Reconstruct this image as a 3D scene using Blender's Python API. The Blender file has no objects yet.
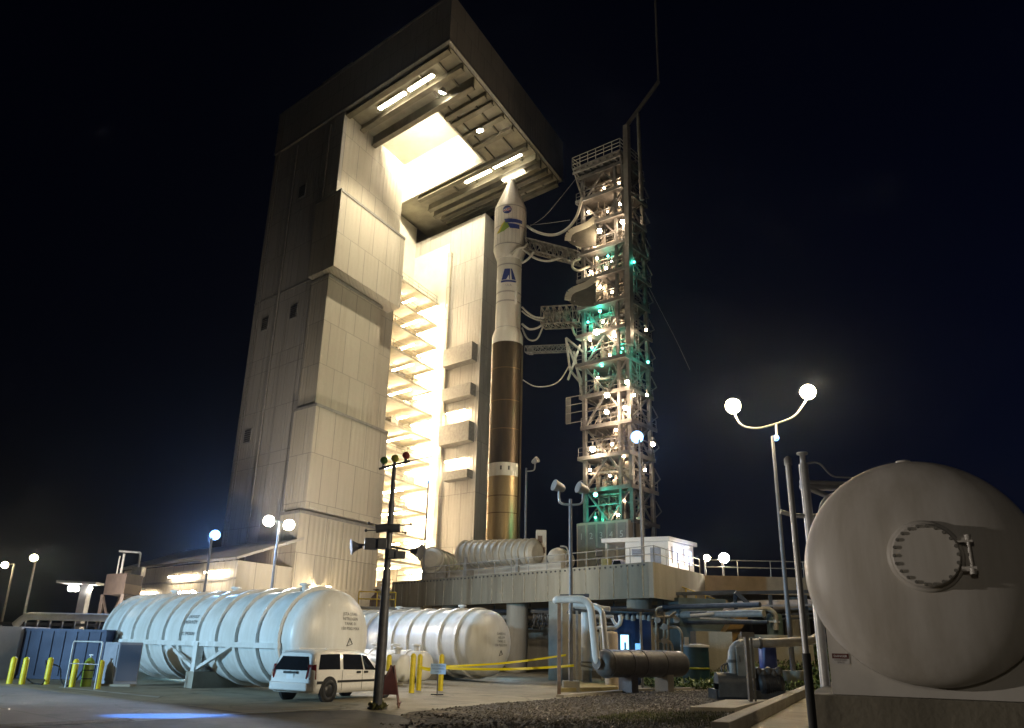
import bpy, bmesh, math, random
from mathutils import Vector, Matrix
random.seed(7)
C = bpy.context.scene
COL = C.collection
# ------------------------------------------------------------------ camera
F = 800.0; TH = math.radians(19.36); RL = math.radians(1.3); HC = 1.95
cam = bpy.data.objects.new('camera', bpy.data.cameras.new('camera')); COL.objects.link(cam)
cam.data.sensor_width = 36; cam.data.lens = 36 * F / 1024
cam.data.clip_end = 3000; cam.data.clip_start = 0.2
cam.matrix_world = Matrix.Translation((0, 0, HC)) @ Matrix.Rotation(math.pi/2 + TH, 4, 'X') @ Matrix.Rotation(RL, 4, 'Z')
C.camera = cam
# ------------------------------------------------------------------ night sky, moon, exposure
SUN_EL, SUN_AZ = math.radians(-4), math.radians(70)
w = bpy.data.worlds.new('World'); C.world = w; w.use_nodes = True
nt = w.node_tree; bg = nt.nodes['Background']
sky = nt.nodes.new('ShaderNodeTexSky'); sky.sky_type = 'NISHITA'; sky.sun_disc = False
sky.sun_elevation = SUN_EL; sky.sun_rotation = SUN_AZ
tint = nt.nodes.new('ShaderNodeMix'); tint.data_type = 'RGBA'; tint.blend_type = 'MULTIPLY'; tint.inputs[0].default_value = 1
tint.inputs[7].default_value = (.3, .42, 1.25, 1)
nt.links.new(sky.outputs[0], tint.inputs[6]); nt.links.new(tint.outputs[2], bg.inputs[0]); bg.inputs[1].default_value = 0.06
moon = bpy.data.lights.new('moon', 'SUN'); moon.energy = 0.004; moon.angle = math.radians(.5); moon.color = (.75, .85, 1)
mo = bpy.data.objects.new('moon', moon); COL.objects.link(mo); mo.rotation_euler = (math.radians(50), 0, math.radians(-60))
C.view_settings.view_transform = 'Standard'; C.view_settings.look = 'None'
C.view_settings.exposure = 0.18; C.view_settings.gamma = 1
C.render.engine = 'CYCLES'
C.cycles.use_denoising = True
C.cycles.max_bounces = 5; C.cycles.diffuse_bounces = 3; C.cycles.glossy_bounces = 3
C.cycles.sample_clamp_indirect = 4.0
C.cycles.caustics_reflective = False; C.cycles.caustics_refractive = False

def ray(u, v):
    a = (u-512)/F; b = (364-v)/F
    r = a*math.cos(RL) - b*math.sin(RL); up = a*math.sin(RL) + b*math.cos(RL)
    return Vector((r, math.cos(TH)-math.sin(TH)*up, math.sin(TH)+math.cos(TH)*up))
def at(u, v, Y):
    d = ray(u, v); return Vector((0, 0, HC)) + d*(Y/d.y)
def gz(u, v, z=0.0):
    d = ray(u, v); return Vector((0, 0, HC)) + d*((z-HC)/d.z)
def V(*a): return Vector(a)

def light(name, kind, loc, W, color, radius=.25, target=None, spot=None, blend=.5):
    l = bpy.data.lights.new(name, kind); l.energy = W; l.color = color
    if kind in ('POINT', 'SPOT'): l.shadow_soft_size = radius
    if kind == 'SPOT': l.spot_size = math.radians(spot or 90); l.spot_blend = blend
    o = bpy.data.objects.new(name, l); COL.objects.link(o); o.location = loc
    if target is not None:
        o.rotation_euler = (Vector(target)-Vector(loc)).to_track_quat('-Z', 'Y').to_euler()
    return o
WARM = (1, .74, .42); WHITE = (1, .92, .78); BLUE = (.26, .52, 1); TEAL = (.05, .9, .6); CYAN = (.2, .62, 1)

# ------------------------------------------------------------------ materials
MATS = {}
def mat(name, col, rough=.6, metal=0., nscale=0., namt=.15, bump=0., bscale=None, dirt=None, streak=False, coat=0.):
    if name in MATS: return MATS[name]
    m = bpy.data.materials.new(name); m.use_nodes = True; n = m.node_tree; L = n.links
    p = n.nodes['Principled BSDF']; p.inputs['Base Color'].default_value = (*col, 1)
    p.inputs['Roughness'].default_value = rough; p.inputs['Metallic'].default_value = metal
    if coat: p.inputs['Coat Weight'].default_value = coat
    tc = n.nodes.new('ShaderNodeTexCoord')
    if nscale:
        mp = n.nodes.new('ShaderNodeMapping')
        if streak: mp.inputs['Scale'].default_value = (1, 1, .12)
        L.new(tc.outputs['Object'], mp.inputs[0])
        no = n.nodes.new('ShaderNodeTexNoise'); no.inputs['Scale'].default_value = nscale; no.inputs['Detail'].default_value = 7
        no.inputs['Roughness'].default_value = .65
        L.new(mp.outputs[0], no.inputs['Vector'])
        rp = n.nodes.new('ShaderNodeValToRGB'); rp.color_ramp.elements[0].position = .3; rp.color_ramp.elements[1].position = .7
        d = dirt or tuple(c*(1-namt*2) for c in col)
        rp.color_ramp.elements[0].color = (*d, 1); rp.color_ramp.elements[1].color = (*[min(1, c*(1+namt)) for c in col], 1)
        L.new(no.outputs['Fac'], rp.inputs[0]); L.new(rp.outputs[0], p.inputs['Base Color'])
        mr = n.nodes.new('ShaderNodeMapRange'); mr.inputs['To Min'].default_value = min(1, rough+.12); mr.inputs['To Max'].default_value = max(.05, rough-.1)
        L.new(no.outputs['Fac'], mr.inputs[0]); L.new(mr.outputs[0], p.inputs['Roughness'])
    if bump:
        n2 = n.nodes.new('ShaderNodeTexNoise'); n2.inputs['Scale'].default_value = bscale or 20; n2.inputs['Detail'].default_value = 5
        L.new(tc.outputs['Object'], n2.inputs['Vector'])
        b = n.nodes.new('ShaderNodeBump'); b.inputs['Strength'].default_value = bump; b.inputs['Distance'].default_value = .05
        L.new(n2.outputs['Fac'], b.inputs['Height']); L.new(b.outputs[0], p.inputs['Normal'])
    MATS[name] = m; return m
def emit(name, col, s):
    if name in MATS: return MATS[name]
    m = bpy.data.materials.new(name); m.use_nodes = True; p = m.node_tree.nodes['Principled BSDF']
    p.inputs['Base Color'].default_value = (.8, .8, .8, 1)
    p.inputs['Emission Color'].default_value = (*col, 1); p.inputs['Emission Strength'].default_value = s
    MATS[name] = m; return m
def quiet(m):
    m.cycles.emission_sampling = 'NONE'; return m

white = mat('white paint', (.74, .73, .69), .42, 0, .9, .06, .08, 3, dirt=(.6, .57, .5), streak=True)
tankw = mat('tank paint', (.78, .79, .79), .36, 0, 1.4, .05, .06, 2.5, dirt=(.55, .54, .5), streak=True)
def clad_mat(name, c1, c2, stain, bw, bh, ang):
    m = bpy.data.materials.new(name); m.use_nodes = True; n = m.node_tree; L = n.links; p = n.nodes['Principled BSDF']
    g = n.nodes.new('ShaderNodeNewGeometry'); r0 = n.nodes.new('ShaderNodeMapping'); r0.inputs['Rotation'].default_value = (0, 0, -ang)
    L.new(g.outputs['Position'], r0.inputs[0])
    sx = n.nodes.new('ShaderNodeSeparateXYZ'); L.new(r0.outputs[0], sx.inputs[0])
    ad = n.nodes.new('ShaderNodeMath'); ad.operation = 'ADD'; L.new(sx.outputs[0], ad.inputs[0]); L.new(sx.outputs[1], ad.inputs[1])
    cx_ = n.nodes.new('ShaderNodeCombineXYZ'); L.new(ad.outputs[0], cx_.inputs[0]); L.new(sx.outputs[2], cx_.inputs[1])
    bk = n.nodes.new('ShaderNodeTexBrick'); L.new(cx_.outputs[0], bk.inputs['Vector']); bk.offset = .5
    bk.inputs['Scale'].default_value = 1; bk.inputs['Brick Width'].default_value = bw; bk.inputs['Row Height'].default_value = bh; bk.inputs['Mortar Size'].default_value = .045; bk.inputs['Mortar Smooth'].default_value = .3
    bk.inputs['Color1'].default_value = (*c1, 1); bk.inputs['Color2'].default_value = (*c2, 1); bk.inputs['Mortar'].default_value = (*[c*.62 for c in c2], 1)
    st_ = n.nodes.new('ShaderNodeMapping'); st_.inputs['Scale'].default_value = (1.1, 1.1, .07); L.new(g.outputs['Position'], st_.inputs[0])
    no = n.nodes.new('ShaderNodeTexNoise'); no.inputs['Scale'].default_value = 1.0; no.inputs['Detail'].default_value = 8; no.inputs['Roughness'].default_value = .7; L.new(st_.outputs[0], no.inputs['Vector'])
    rp = n.nodes.new('ShaderNodeMapRange'); rp.inputs['From Min'].default_value = .5; rp.inputs['From Max'].default_value = .78; rp.inputs['To Max'].default_value = .75; L.new(no.outputs['Fac'], rp.inputs[0])
    n3 = n.nodes.new('ShaderNodeTexNoise'); n3.inputs['Scale'].default_value = .12; n3.inputs['Detail'].default_value = 4; L.new(g.outputs['Position'], n3.inputs['Vector'])
    mu = n.nodes.new('ShaderNodeMath'); mu.operation = 'MULTIPLY'; L.new(rp.outputs[0], mu.inputs[0]); L.new(n3.outputs['Fac'], mu.inputs[1])
    mx = n.nodes.new('ShaderNodeMix'); mx.data_type = 'RGBA'; L.new(mu.outputs[0], mx.inputs[0]); L.new(bk.outputs['Color'], mx.inputs[6]); mx.inputs[7].default_value = (*stain, 1)
    L.new(mx.outputs[2], p.inputs['Base Color']); p.inputs['Roughness'].default_value = .55
    wv = n.nodes.new('ShaderNodeTexWave'); wv.inputs['Scale'].default_value = .55; L.new(cx_.outputs[0], wv.inputs['Vector'])
    sm_ = n.nodes.new('ShaderNodeMath'); sm_.operation = 'MULTIPLY_ADD'; L.new(bk.outputs['Fac'], sm_.inputs[0]); sm_.inputs[1].default_value = -1.5; L.new(wv.outputs['Fac'], sm_.inputs[2])
    b = n.nodes.new('ShaderNodeBump'); b.inputs['Strength'].default_value = .5; b.inputs['Distance'].default_value = .06; L.new(sm_.outputs[0], b.inputs['Height']); L.new(b.outputs[0], p.inputs['Normal'])
    MATS[name] = m; return m
clad = clad_mat('grey cladding', (.46, .44, .41), (.42, .4, .37), (.25, .22, .18), 2.4, 7.2, math.radians(138))
cladin = clad_mat('cream cladding', (.56, .52, .44), (.51, .47, .39), (.3, .25, .17), 2.1, 5.4, math.radians(138))
conc = mat('concrete', (.3, .285, .245), .85, 0, .7, .16, .3, 9, streak=True)
conc2 = mat('pale concrete', (.36, .335, .28), .85, 0, .9, .13, .25, 12)
steel = mat('galvanised steel', (.42, .42, .42), .45, .6, 3, .1)
gsteel = mat('grey painted steel', (.34, .33, .31), .5, .2, 2.5, .14)
dsteel = mat('dark steel', (.07, .07, .075), .5, .4, 4, .2)
brown = mat('rusty brown steel', (.17, .11, .075), .7, .1, 3, .3)
truss = mat('tower steel', (.2, .195, .19), .55, .3, 1.2, .2)
rust = mat('weathered grating', (.22, .19, .155), .7, .3, 1.5, .2)
yellow = mat('yellow paint', (.72, .58, .01), .45, 0, 4, .12)
yrail = mat('yellow rail paint', (.55, .38, .02), .5, 0, 4, .1)
black = mat('black rubber', (.015, .015, .016), .7)
glass = mat('dark glass', (.012, .013, .015), .06, 0, coat=.5)
bluebox = mat('blue steel paint', (.014, .03, .085), .55, .1, .9, .15)
greybox = mat('grey cabinet paint', (.27, .28, .33), .5, .1, 1.5, .12)
teal = mat('teal paint', (.025, .075, .095), .5, .1, 1.2, .2)
bronze = mat('bronze tank skin', (.115, .082, .045), .36, .6, 1.1, .15, dirt=(.065, .047, .028), streak=True)
bronze2 = mat('tan tank skin', (.46, .34, .18), .36, .6, 1.3, .1, streak=True)
vessel = mat('grey vessel paint', (.105, .1, .095), .5, .15, 2, .2)
darkblue = mat('dark blue steel', (.045, .055, .075), .5, .2, 2, .2)

# ------------------------------------------------------------------ mesh builder (world coordinates unless M is given)
class MB:
    def __init__(s, M=None): s.v = []; s.f = []; s.sm = []; s.M = M
    def add(s, vs, fs, smooth=False):
        b = len(s.v)
        s.v += [(s.M @ Vector(p)) if s.M is not None else Vector(p) for p in vs]
        s.f += [tuple(i+b for i in f) for f in fs]; s.sm += [smooth]*len(fs)
        return s
    def hexa(s, q):   # 8 points: bottom 4, top 4
        return s.add(q, [(0,3,2,1),(4,5,6,7),(0,1,5,4),(1,2,6,5),(2,3,7,6),(3,0,4,7)])
    def box(s, c, d, rz=0.0):
        c = Vector(c); R = Matrix.Rotation(rz, 3, 'Z'); x, y, z = d[0]/2, d[1]/2, d[2]/2
        return s.hexa([c + R @ Vector(p) for p in ((-x,-y,-z),(x,-y,-z),(x,y,-z),(-x,y,-z),(-x,-y,z),(x,-y,z),(x,y,z),(-x,y,z))])
    def beam(s, a, b, wd, ht=None, up=(0,0,1)):
        a = Vector(a); b = Vector(b); ht = ht or wd; d = (b-a)
        if d.length < 1e-6: return s
        d.normalize(); up = Vector(up)
        if abs(d.dot(up)) > .98: up = Vector((1, 0, 0)) if abs(d.x) < .9 else Vector((0, 1, 0))
        x = d.cross(up).normalized()*wd/2; z = x.cross(d).normalized()*ht/2
        return s.hexa([a-x-z, a+x-z, b+x-z, b-x-z, a-x+z, a+x+z, b+x+z, b-x+z])
    def lathe(s, prof, o, axis=(0,0,1), n=24, smooth=True, caps=True):
        o = Vector(o); d = Vector(axis).normalized()
        q = Vector((0,0,1)).rotation_difference(d).to_matrix() if d.z > -.999 else Matrix.Rotation(math.pi, 3, 'X')
        vs = []; fs = []
        for r, z in prof:
            for k in range(n):
                a = 2*math.pi*k/n; vs.append(o + q @ Vector((r*math.cos(a), r*math.sin(a), z)))
        for i in range(len(prof)-1):
            for k in range(n):
                k2 = (k+1) % n; fs.append((i*n+k, i*n+k2, (i+1)*n+k2, (i+1)*n+k))
        s.add(vs, fs, smooth)
        if caps:
            if prof[0][0] > 1e-4: s.add(vs[:n], [tuple(range(n-1, -1, -1))])
            if prof[-1][0] > 1e-4: s.add(vs[-n:], [tuple(range(n))])
        return s
    def cyl(s, a, b, r, r2=None, n=16, smooth=True):
        a = Vector(a); b = Vector(b)
        return s.lathe([(r, 0), (r if r2 is None else r2, (b-a).length)], a, b-a, n, smooth)
    def ball(s, c, r, n=12, sz=1.0):
        return s.lathe([(max(1e-5, r*math.sin(math.pi*i/8)), -r*sz*math.cos(math.pi*i/8)) for i in range(9)], c, (0,0,1), n)
    def tube(s, pts, r, n=8, bend=None):
        pts = [Vector(p) for p in pts]
        if bend:
            out = [pts[0]]
            for i in range(1, len(pts)-1):
                a, b, c = pts[i-1], pts[i], pts[i+1]
                d1 = (a-b); d2 = (c-b); k = min(bend, d1.length*.45, d2.length*.45)
                p0 = b + d1.normalized()*k; p2 = b + d2.normalized()*k
                for j in range(6):
                    t = j/5; out.append(p0*(1-t)**2 + b*2*t*(1-t) + p2*t*t)
            out.append(pts[-1]); pts = out
        vs = []; fs = []; prev = None; m = len(pts)
        for i, p in enumerate(pts):
            d = (pts[min(i+1, m-1)] - pts[max(i-1, 0)]).normalized()
            if prev is None:
                x = d.cross(Vector((0,0,1)))
                if x.length < .05: x = d.cross(Vector((1,0,0)))
            else: x = prev - d*prev.dot(d)
            x.normalize(); prev = x; y = d.cross(x)
            for k in range(n):
                a = 2*math.pi*k/n; vs.append(p + x*r*math.cos(a) + y*r*math.sin(a))
        for i in range(m-1):
            for k in range(n):
                k2 = (k+1) % n; fs.append((i*n+k, i*n+k2, (i+1)*n+k2, (i+1)*n+k))
        s.add(vs, fs, True); s.add(vs[:n], [tuple(range(n-1,-1,-1))]); s.add(vs[-n:], [tuple(range(n))])
        return s
    def prism(s, poly, z0, z1):
        n = len(poly); vs = [(p[0], p[1], z0) for p in poly] + [(p[0], p[1], z1) for p in poly]
        return s.add(vs, [tuple(range(n-1,-1,-1)), tuple(range(n, 2*n))] + [(i, (i+1)%n, (i+1)%n+n, i+n) for i in range(n)])
    def slab(s, poly, nrm, t):   # flat 3-D polygon with thickness
        nrm = Vector(nrm).normalized()*t; n = len(poly)
        vs = [Vector(p) for p in poly] + [Vector(p)+nrm for p in poly]
        return s.add(vs, [tuple(range(n-1,-1,-1)), tuple(range(n, 2*n))] + [(i, (i+1)%n, (i+1)%n+n, i+n) for i in range(n)])
    def build(s, name, m, parent=None, bevel=0.0, **props):
        inv = WM[parent.name].inverted() if parent is not None else None
        me = bpy.data.meshes.new(name)
        me.from_pydata([(inv @ p) if inv is not None else p for p in s.v], [], s.f)
        me.polygons.foreach_set('use_smooth', s.sm); me.materials.append(m); me.update()
        o = bpy.data.objects.new(name, me); COL.objects.link(o)
        if parent is not None: o.parent = parent; WM[o.name] = WM[parent.name]
        else: WM[o.name] = Matrix()
        if bevel:
            b = o.modifiers.new('bevel', 'BEVEL'); b.width = bevel; b.segments = 2; b.limit_method = 'ANGLE'; b.angle_limit = math.radians(50)
        for k, x in props.items(): o[k] = x
        return o
WM = {}
def thing(name, label, cat, loc=(0,0,0), rz=0.0, group=None):
    o = bpy.data.objects.new(name, None); COL.objects.link(o); o.location = loc; o.rotation_euler = (0, 0, rz)
    o.empty_display_size = .2
    WM[o.name] = Matrix.Translation(loc) @ Matrix.Rotation(rz, 4, 'Z')
    o['label'] = label; o['category'] = cat
    if group: o['group'] = group
    return o
def tag(o, label, cat, group=None):
    o['label'] = label; o['category'] = cat
    if group: o['group'] = group
    return o
def dup(root, loc, label, rz=None):
    def cp(o, par):
        c = o.copy(); COL.objects.link(c)
        if par is not None: c.parent = par
        for ch in o.children: cp(ch, c)
        return c
    r = cp(root, None); r.location = loc; r['label'] = label
    if rz is not None: r.rotation_euler = (0, 0, rz)
    WM[r.name] = Matrix.Translation(loc) @ Matrix.Rotation(r.rotation_euler.z, 4, 'Z')
    return r
def frame(o, x, z):      # matrix with local x, y = z cross x, z
    x = Vector(x).normalized(); z = Vector(z).normalized(); y = z.cross(x).normalized(); x = y.cross(z)
    m = Matrix((x, y, z)).transposed().to_4x4(); m.translation = o; return m
def text_mb(txt, size, fn, align='CENTER'):   # lettering mapped by fn(x, y) -> world point
    cu = bpy.data.curves.new('t', 'FONT'); cu.body = txt; cu.size = size; cu.align_x = align; cu.resolution_u = 2
    o = bpy.data.objects.new('t', cu); COL.objects.link(o)
    me = bpy.data.meshes.new_from_object(o.evaluated_get(bpy.context.evaluated_depsgraph_get()))
    mb = MB(); mb.add([fn(p.co.x, p.co.y) for p in me.vertices], [tuple(f.vertices) for f in me.polygons])
    bpy.data.objects.remove(o); bpy.data.curves.remove(cu); bpy.data.meshes.remove(me)
    return mb
def railing_mb(pts, h=1.1, step=2.0, r=.03, mids=(.55,)):
    mb = MB()
    for a, b in zip(pts[:-1], pts[1:]):
        a = Vector(a); b = Vector(b); n = max(1, round((b-a).length/step))
        for k in range(n+1):
            p = a.lerp(b, k/n); mb.cyl(p, p+V(0,0,h), r, n=6)
        for z in (h,)+tuple(h*m for m in mids): mb.cyl(a+V(0,0,z), b+V(0,0,z), r, n=6)
    return mb

# ------------------------------------------------------------------ ground
def sheet(name, poly, z, m):
    mb = MB(); mb.add([(p[0], p[1], z) for p in poly], [tuple(range(len(poly)))])
    o = mb.build(name, m); o['kind'] = 'structure'; return o
def pave_mat(name, c1, c2, cracks=True, rough=.8, sc=.35):
    m = bpy.data.materials.new(name); m.use_nodes = True; n = m.node_tree; L = n.links; p = n.nodes['Principled BSDF']
    g = n.nodes.new('ShaderNodeNewGeometry')
    a = n.nodes.new('ShaderNodeTexNoise'); a.inputs['Scale'].default_value = sc; a.inputs['Detail'].default_value = 9; a.inputs['Roughness'].default_value = .7
    L.new(g.outputs['Position'], a.inputs['Vector'])
    r = n.nodes.new('ShaderNodeValToRGB'); r.color_ramp.elements[0].position = .32; r.color_ramp.elements[1].position = .68
    r.color_ramp.elements[0].color = (*c1, 1); r.color_ramp.elements[1].color = (*c2, 1)
    L.new(a.outputs['Fac'], r.inputs[0])
    out = r.outputs[0]
    if cracks:
        vo = n.nodes.new('ShaderNodeTexVoronoi'); vo.feature = 'DISTANCE_TO_EDGE'; vo.inputs['Scale'].default_value = .22
        nz = n.nodes.new('ShaderNodeVectorMath'); nz.operation = 'ADD'
        L.new(g.outputs['Position'], nz.inputs[0]); L.new(a.outputs['Color'], nz.inputs[1]); L.new(nz.outputs[0], vo.inputs['Vector'])
        cr = n.nodes.new('ShaderNodeMapRange'); cr.inputs['From Max'].default_value = .012; cr.inputs['To Min'].default_value = .55
        L.new(vo.outputs['Distance'], cr.inputs[0])
        mx = n.nodes.new('ShaderNodeMix'); mx.data_type = 'RGBA'; mx.blend_type = 'MULTIPLY'; mx.inputs[0].default_value = 1
        L.new(out, mx.inputs[6]); L.new(cr.outputs[0], mx.inputs[7]); out = mx.outputs[2]
    bk = n.nodes.new('ShaderNodeTexBrick'); mpb = n.nodes.new('ShaderNodeMapping'); mpb.inputs['Rotation'].default_value = (0, 0, .72); L.new(g.outputs['Position'], mpb.inputs[0]); L.new(mpb.outputs[0], bk.inputs['Vector'])
    bk.offset = 0; bk.inputs['Scale'].default_value = 1; bk.inputs['Brick Width'].default_value = 4.5; bk.inputs['Row Height'].default_value = 4.5; bk.inputs['Mortar Size'].default_value = .035
    bk.inputs['Color1'].default_value = (1, 1, 1, 1); bk.inputs['Color2'].default_value = (.86, .86, .86, 1); bk.inputs['Mortar'].default_value = (.42, .4, .38, 1)
    m2 = n.nodes.new('ShaderNodeMix'); m2.data_type = 'RGBA'; m2.blend_type = 'MULTIPLY'; m2.inputs[0].default_value = 1 if cracks else 0
    L.new(out, m2.inputs[6]); L.new(bk.outputs['Color'], m2.inputs[7])
    n4 = n.nodes.new('ShaderNodeTexNoise'); n4.inputs['Scale'].default_value = .9; n4.inputs['Detail'].default_value = 5; L.new(g.outputs['Position'], n4.inputs['Vector'])
    r4 = n.nodes.new('ShaderNodeMapRange'); r4.inputs['From Min'].default_value = .58; r4.inputs['From Max'].default_value = .72; r4.inputs['To Min'].default_value = 1; r4.inputs['To Max'].default_value = .5; L.new(n4.outputs['Fac'], r4.inputs[0])
    m3 = n.nodes.new('ShaderNodeMix'); m3.data_type = 'RGBA'; m3.blend_type = 'MULTIPLY'; m3.inputs[0].default_value = 1; L.new(m2.outputs[2], m3.inputs[6]); L.new(r4.outputs[0], m3.inputs[7]); out = m3.outputs[2]
    L.new(out, p.inputs['Base Color'])
    rr = n.nodes.new('ShaderNodeMapRange'); rr.inputs['To Min'].default_value = rough+.1; rr.inputs['To Max'].default_value = rough-.25
    L.new(a.outputs['Fac'], rr.inputs[0]); L.new(rr.outputs[0], p.inputs['Roughness'])
    f = n.nodes.new('ShaderNodeTexNoise'); f.inputs['Scale'].default_value = 14; f.inputs['Detail'].default_value = 6
    L.new(g.outputs['Position'], f.inputs['Vector'])
    b = n.nodes.new('ShaderNodeBump'); b.inputs['Strength'].default_value = .35; b.inputs['Distance'].default_value = .03
    L.new(f.outputs['Fac'], b.inputs['Height']); L.new(b.outputs[0], p.inputs['Normal'])
    return m
def gravel_mat():
    m = bpy.data.materials.new('gravel'); m.use_nodes = True; n = m.node_tree; L = n.links; p = n.nodes['Principled BSDF']
    g = n.nodes.new('ShaderNodeNewGeometry'); vo = n.nodes.new('ShaderNodeTexVoronoi'); vo.inputs['Scale'].default_value = 6.5
    L.new(g.outputs['Position'], vo.inputs['Vector'])
    r = n.nodes.new('ShaderNodeValToRGB'); r.color_ramp.elements[0].color = (.02, .017, .014, 1); r.color_ramp.elements[1].color = (.17, .14, .105, 1)
    s = n.nodes.new('ShaderNodeSeparateColor'); L.new(vo.outputs['Color'], s.inputs[0]); L.new(s.outputs[0], r.inputs[0])
    a = n.nodes.new('ShaderNodeTexNoise'); a.inputs['Scale'].default_value = .5; a.inputs['Detail'].default_value = 6
    L.new(g.outputs['Position'], a.inputs['Vector'])
    r2 = n.nodes.new('ShaderNodeValToRGB'); r2.color_ramp.elements[0].position = .4; r2.color_ramp.elements[1].position = .62
    r2.color_ramp.elements[0].color = (.55, .55, .55, 1); r2.color_ramp.elements[1].color = (1, .97, .9, 1); L.new(a.outputs['Fac'], r2.inputs[0])
    mx = n.nodes.new('ShaderNodeMix'); mx.data_type = 'RGBA'; mx.blend_type = 'MULTIPLY'; mx.inputs[0].default_value = 1
    L.new(r.outputs[0], mx.inputs[6]); L.new(r2.outputs[0], mx.inputs[7]); L.new(mx.outputs[2], p.inputs['Base Color'])
    p.inputs['Roughness'].default_value = .9
    b = n.nodes.new('ShaderNodeBump'); b.inputs['Strength'].default_value = 1; b.inputs['Distance'].default_value = .05; b.invert = True
    L.new(vo.outputs['Distance'], b.inputs['Height']); L.new(b.outputs[0], p.inputs['Normal'])
    return m
apron_m = pave_mat('worn concrete paving', (.2, .175, .12), (.31, .275, .19))
road_m = pave_mat('dark asphalt', (.035, .033, .03), (.075, .07, .062), True, .9, .5)
old_m = pave_mat('grey paving', (.12, .115, .11), (.19, .18, .17), True, .85, .3)
earth_m = pave_mat('earth', (.05, .045, .03), (.11, .09, .06), False, .9)
sheet('ground', [(-400,-150), (400,-150), (400,700), (-400,700)], -.008, earth_m)
sheet('pavement', [(-90, 5), (25, 5), (25, 62), (45, 130), (-60, 140), (-120, 60)], 0, apron_m)
# dark road across the lower left, lighter worn lane behind it
g0, g1, g2, g3 = gz(0, 723), gz(215, 716), gz(345, 708), gz(402, 711)
lane = [gz(-120, 730), gz(0, 685.5), gz(100, 697), gz(190, 706), gz(250, 713.5), gz(215, 717), gz(60, 727)]
sheet('road_lane', lane, .004, old_m)
sheet('road', [gz(-60, 733), gz(90, 724.6), gz(215, 716.6), gz(300, 711.5), gz(356, 710), gz(400, 716), gz(420, 727), (2, 12), (-20, 12)], .008, road_m)
line_m = pave_mat('worn white line', (.34, .33, .3), (.5, .48, .43), False)
sheet('road_marking', [gz(60, 686.8), gz(160, 697), gz(158, 698), gz(58, 687.6)], .012, line_m)
sheet('road_marking', [gz(222, 714.4), gz(345, 707.6), gz(346, 708.4), gz(224, 715.3)], .012, line_m)
# gravel bed and its pale concrete kerb
grav = [gz(372, 727), gz(410, 712), gz(470, 706), gz(560, 698.5), gz(640, 692), gz(730, 690), gz(800, 692), gz(735, 728), gz(700, 760), (2, 12), (-1.5, 16)]
sheet('gravel', grav, .006, gravel_mat())
kp = [gz(560, 697.4), gz(640, 690.8), gz(735, 688.3)]
kb = MB()
for a, b in zip(kp[:-1], kp[1:]): kb.beam(a+V(0,0,.05), b+V(0,0,.05), .35, .1)
o = kb.build('kerb', conc2); o['kind'] = 'structure'

def leaf_patch(name, region, n, size, m, h=.3, zfn=None, lean=1.0, wid=.28):
    mb = MB(); vs = []; fs = []
    for i in range(n):
        p = region(); z0 = zfn(p) if zfn else 0
        a = random.uniform(0, 6.28); s_ = size*random.uniform(.6, 1.4); t = random.uniform(.15, 1.2)*lean if lean == 1 else random.uniform(.8, 1.5)
        d = V(math.cos(a), math.sin(a), 0); u = V(-math.sin(a), math.cos(a), 0)
        b = V(p[0], p[1], z0 + random.random()**1.5*h)
        q = b + d*s_*math.cos(t) + V(0,0,s_*math.sin(t))
        k = len(vs); vs += [b, b.lerp(q, .5)+u*s_*wid, q, b.lerp(q, .5)-u*s_*wid]; fs.append((k, k+1, k+2, k+3))
    mb.add(vs, fs); o = mb.build(name, m); o['kind'] = 'stuff'; return o
leaf_m = mat('succulent leaves', (.085, .14, .025), .5, 0, 3, .35)
dry_m = mat('short dry grass', (.12, .12, .035), .8, 0, 2, .3)
def tri(a, b, c):
    def f():
        r1, r2 = random.random(), random.random()
        if r1+r2 > 1: r1, r2 = 1-r1, 1-r2
        return a + (b-a)*r1 + (c-a)*r2
    return f
grass_m = mat('short green grass', (.075, .085, .02), .8, 0, 1.2, .35)
def feather():
    f = tri(gz(520, 727), gz(742, 700), gz(722, 735)); c = gz(690, 719)
    while True:
        p = f(); d_ = (V(p.x, p.y, 0)-c); q = (d_.x/4.2)**2 + (d_.y/2.6)**2
        nz_ = .5+.5*math.sin(p.x*3.1+1.3*math.sin(p.y*2.2))*math.sin(p.y*2.7+p.x)
        if random.random() < math.exp(-q*1.6)*(.25+.75*nz_): return p
o = leaf_patch('grass', feather, 7000, .075, grass_m, .005, None, .5, .09)

mb = MB(); 
def inside(x, y):
    c = False; n = len(grav)
    for i in range(n):
        a, b = grav[i], grav[(i+1) % n]
        ax, ay, bx_, by = a[0], a[1], b[0], b[1]
        if (ay > y) != (by > y) and x < (bx_-ax)*(y-ay)/(by-ay)+ax: c = not c
    return c
k = 0
while k < 11000:
    x, y = random.uniform(-3.5, 13), 20 + 24*random.random()**1.7
    if not inside(x, y): continue
    if x < 1.5 and random.random() > max(.05, min(1, (x + 2.6 + .8*math.sin(y*2.1))/3.2)): continue
    k += 1; r = random.uniform(.022, .06)*(1.3 if random.random() < .1 else 1); a = random.uniform(0, 6.3); z = .006
    v_ = [(x+r*math.cos(a+j*1.571)*random.uniform(.7, 1.2), y+r*math.sin(a+j*1.571)*random.uniform(.7, 1.2), z+r*random.uniform(.1, .4)) for j in range(4)]
    mb.add(v_ + [(x+r*.2, y, z+r*random.uniform(.6, 1.1))], [(0,1,4), (1,2,4), (2,3,4), (3,0,4)])
o = mb.build('gravel_stones', mat('gravel stone', (.1, .085, .066), .85, 0, 7, .5)); o['kind'] = 'stuff'

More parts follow.
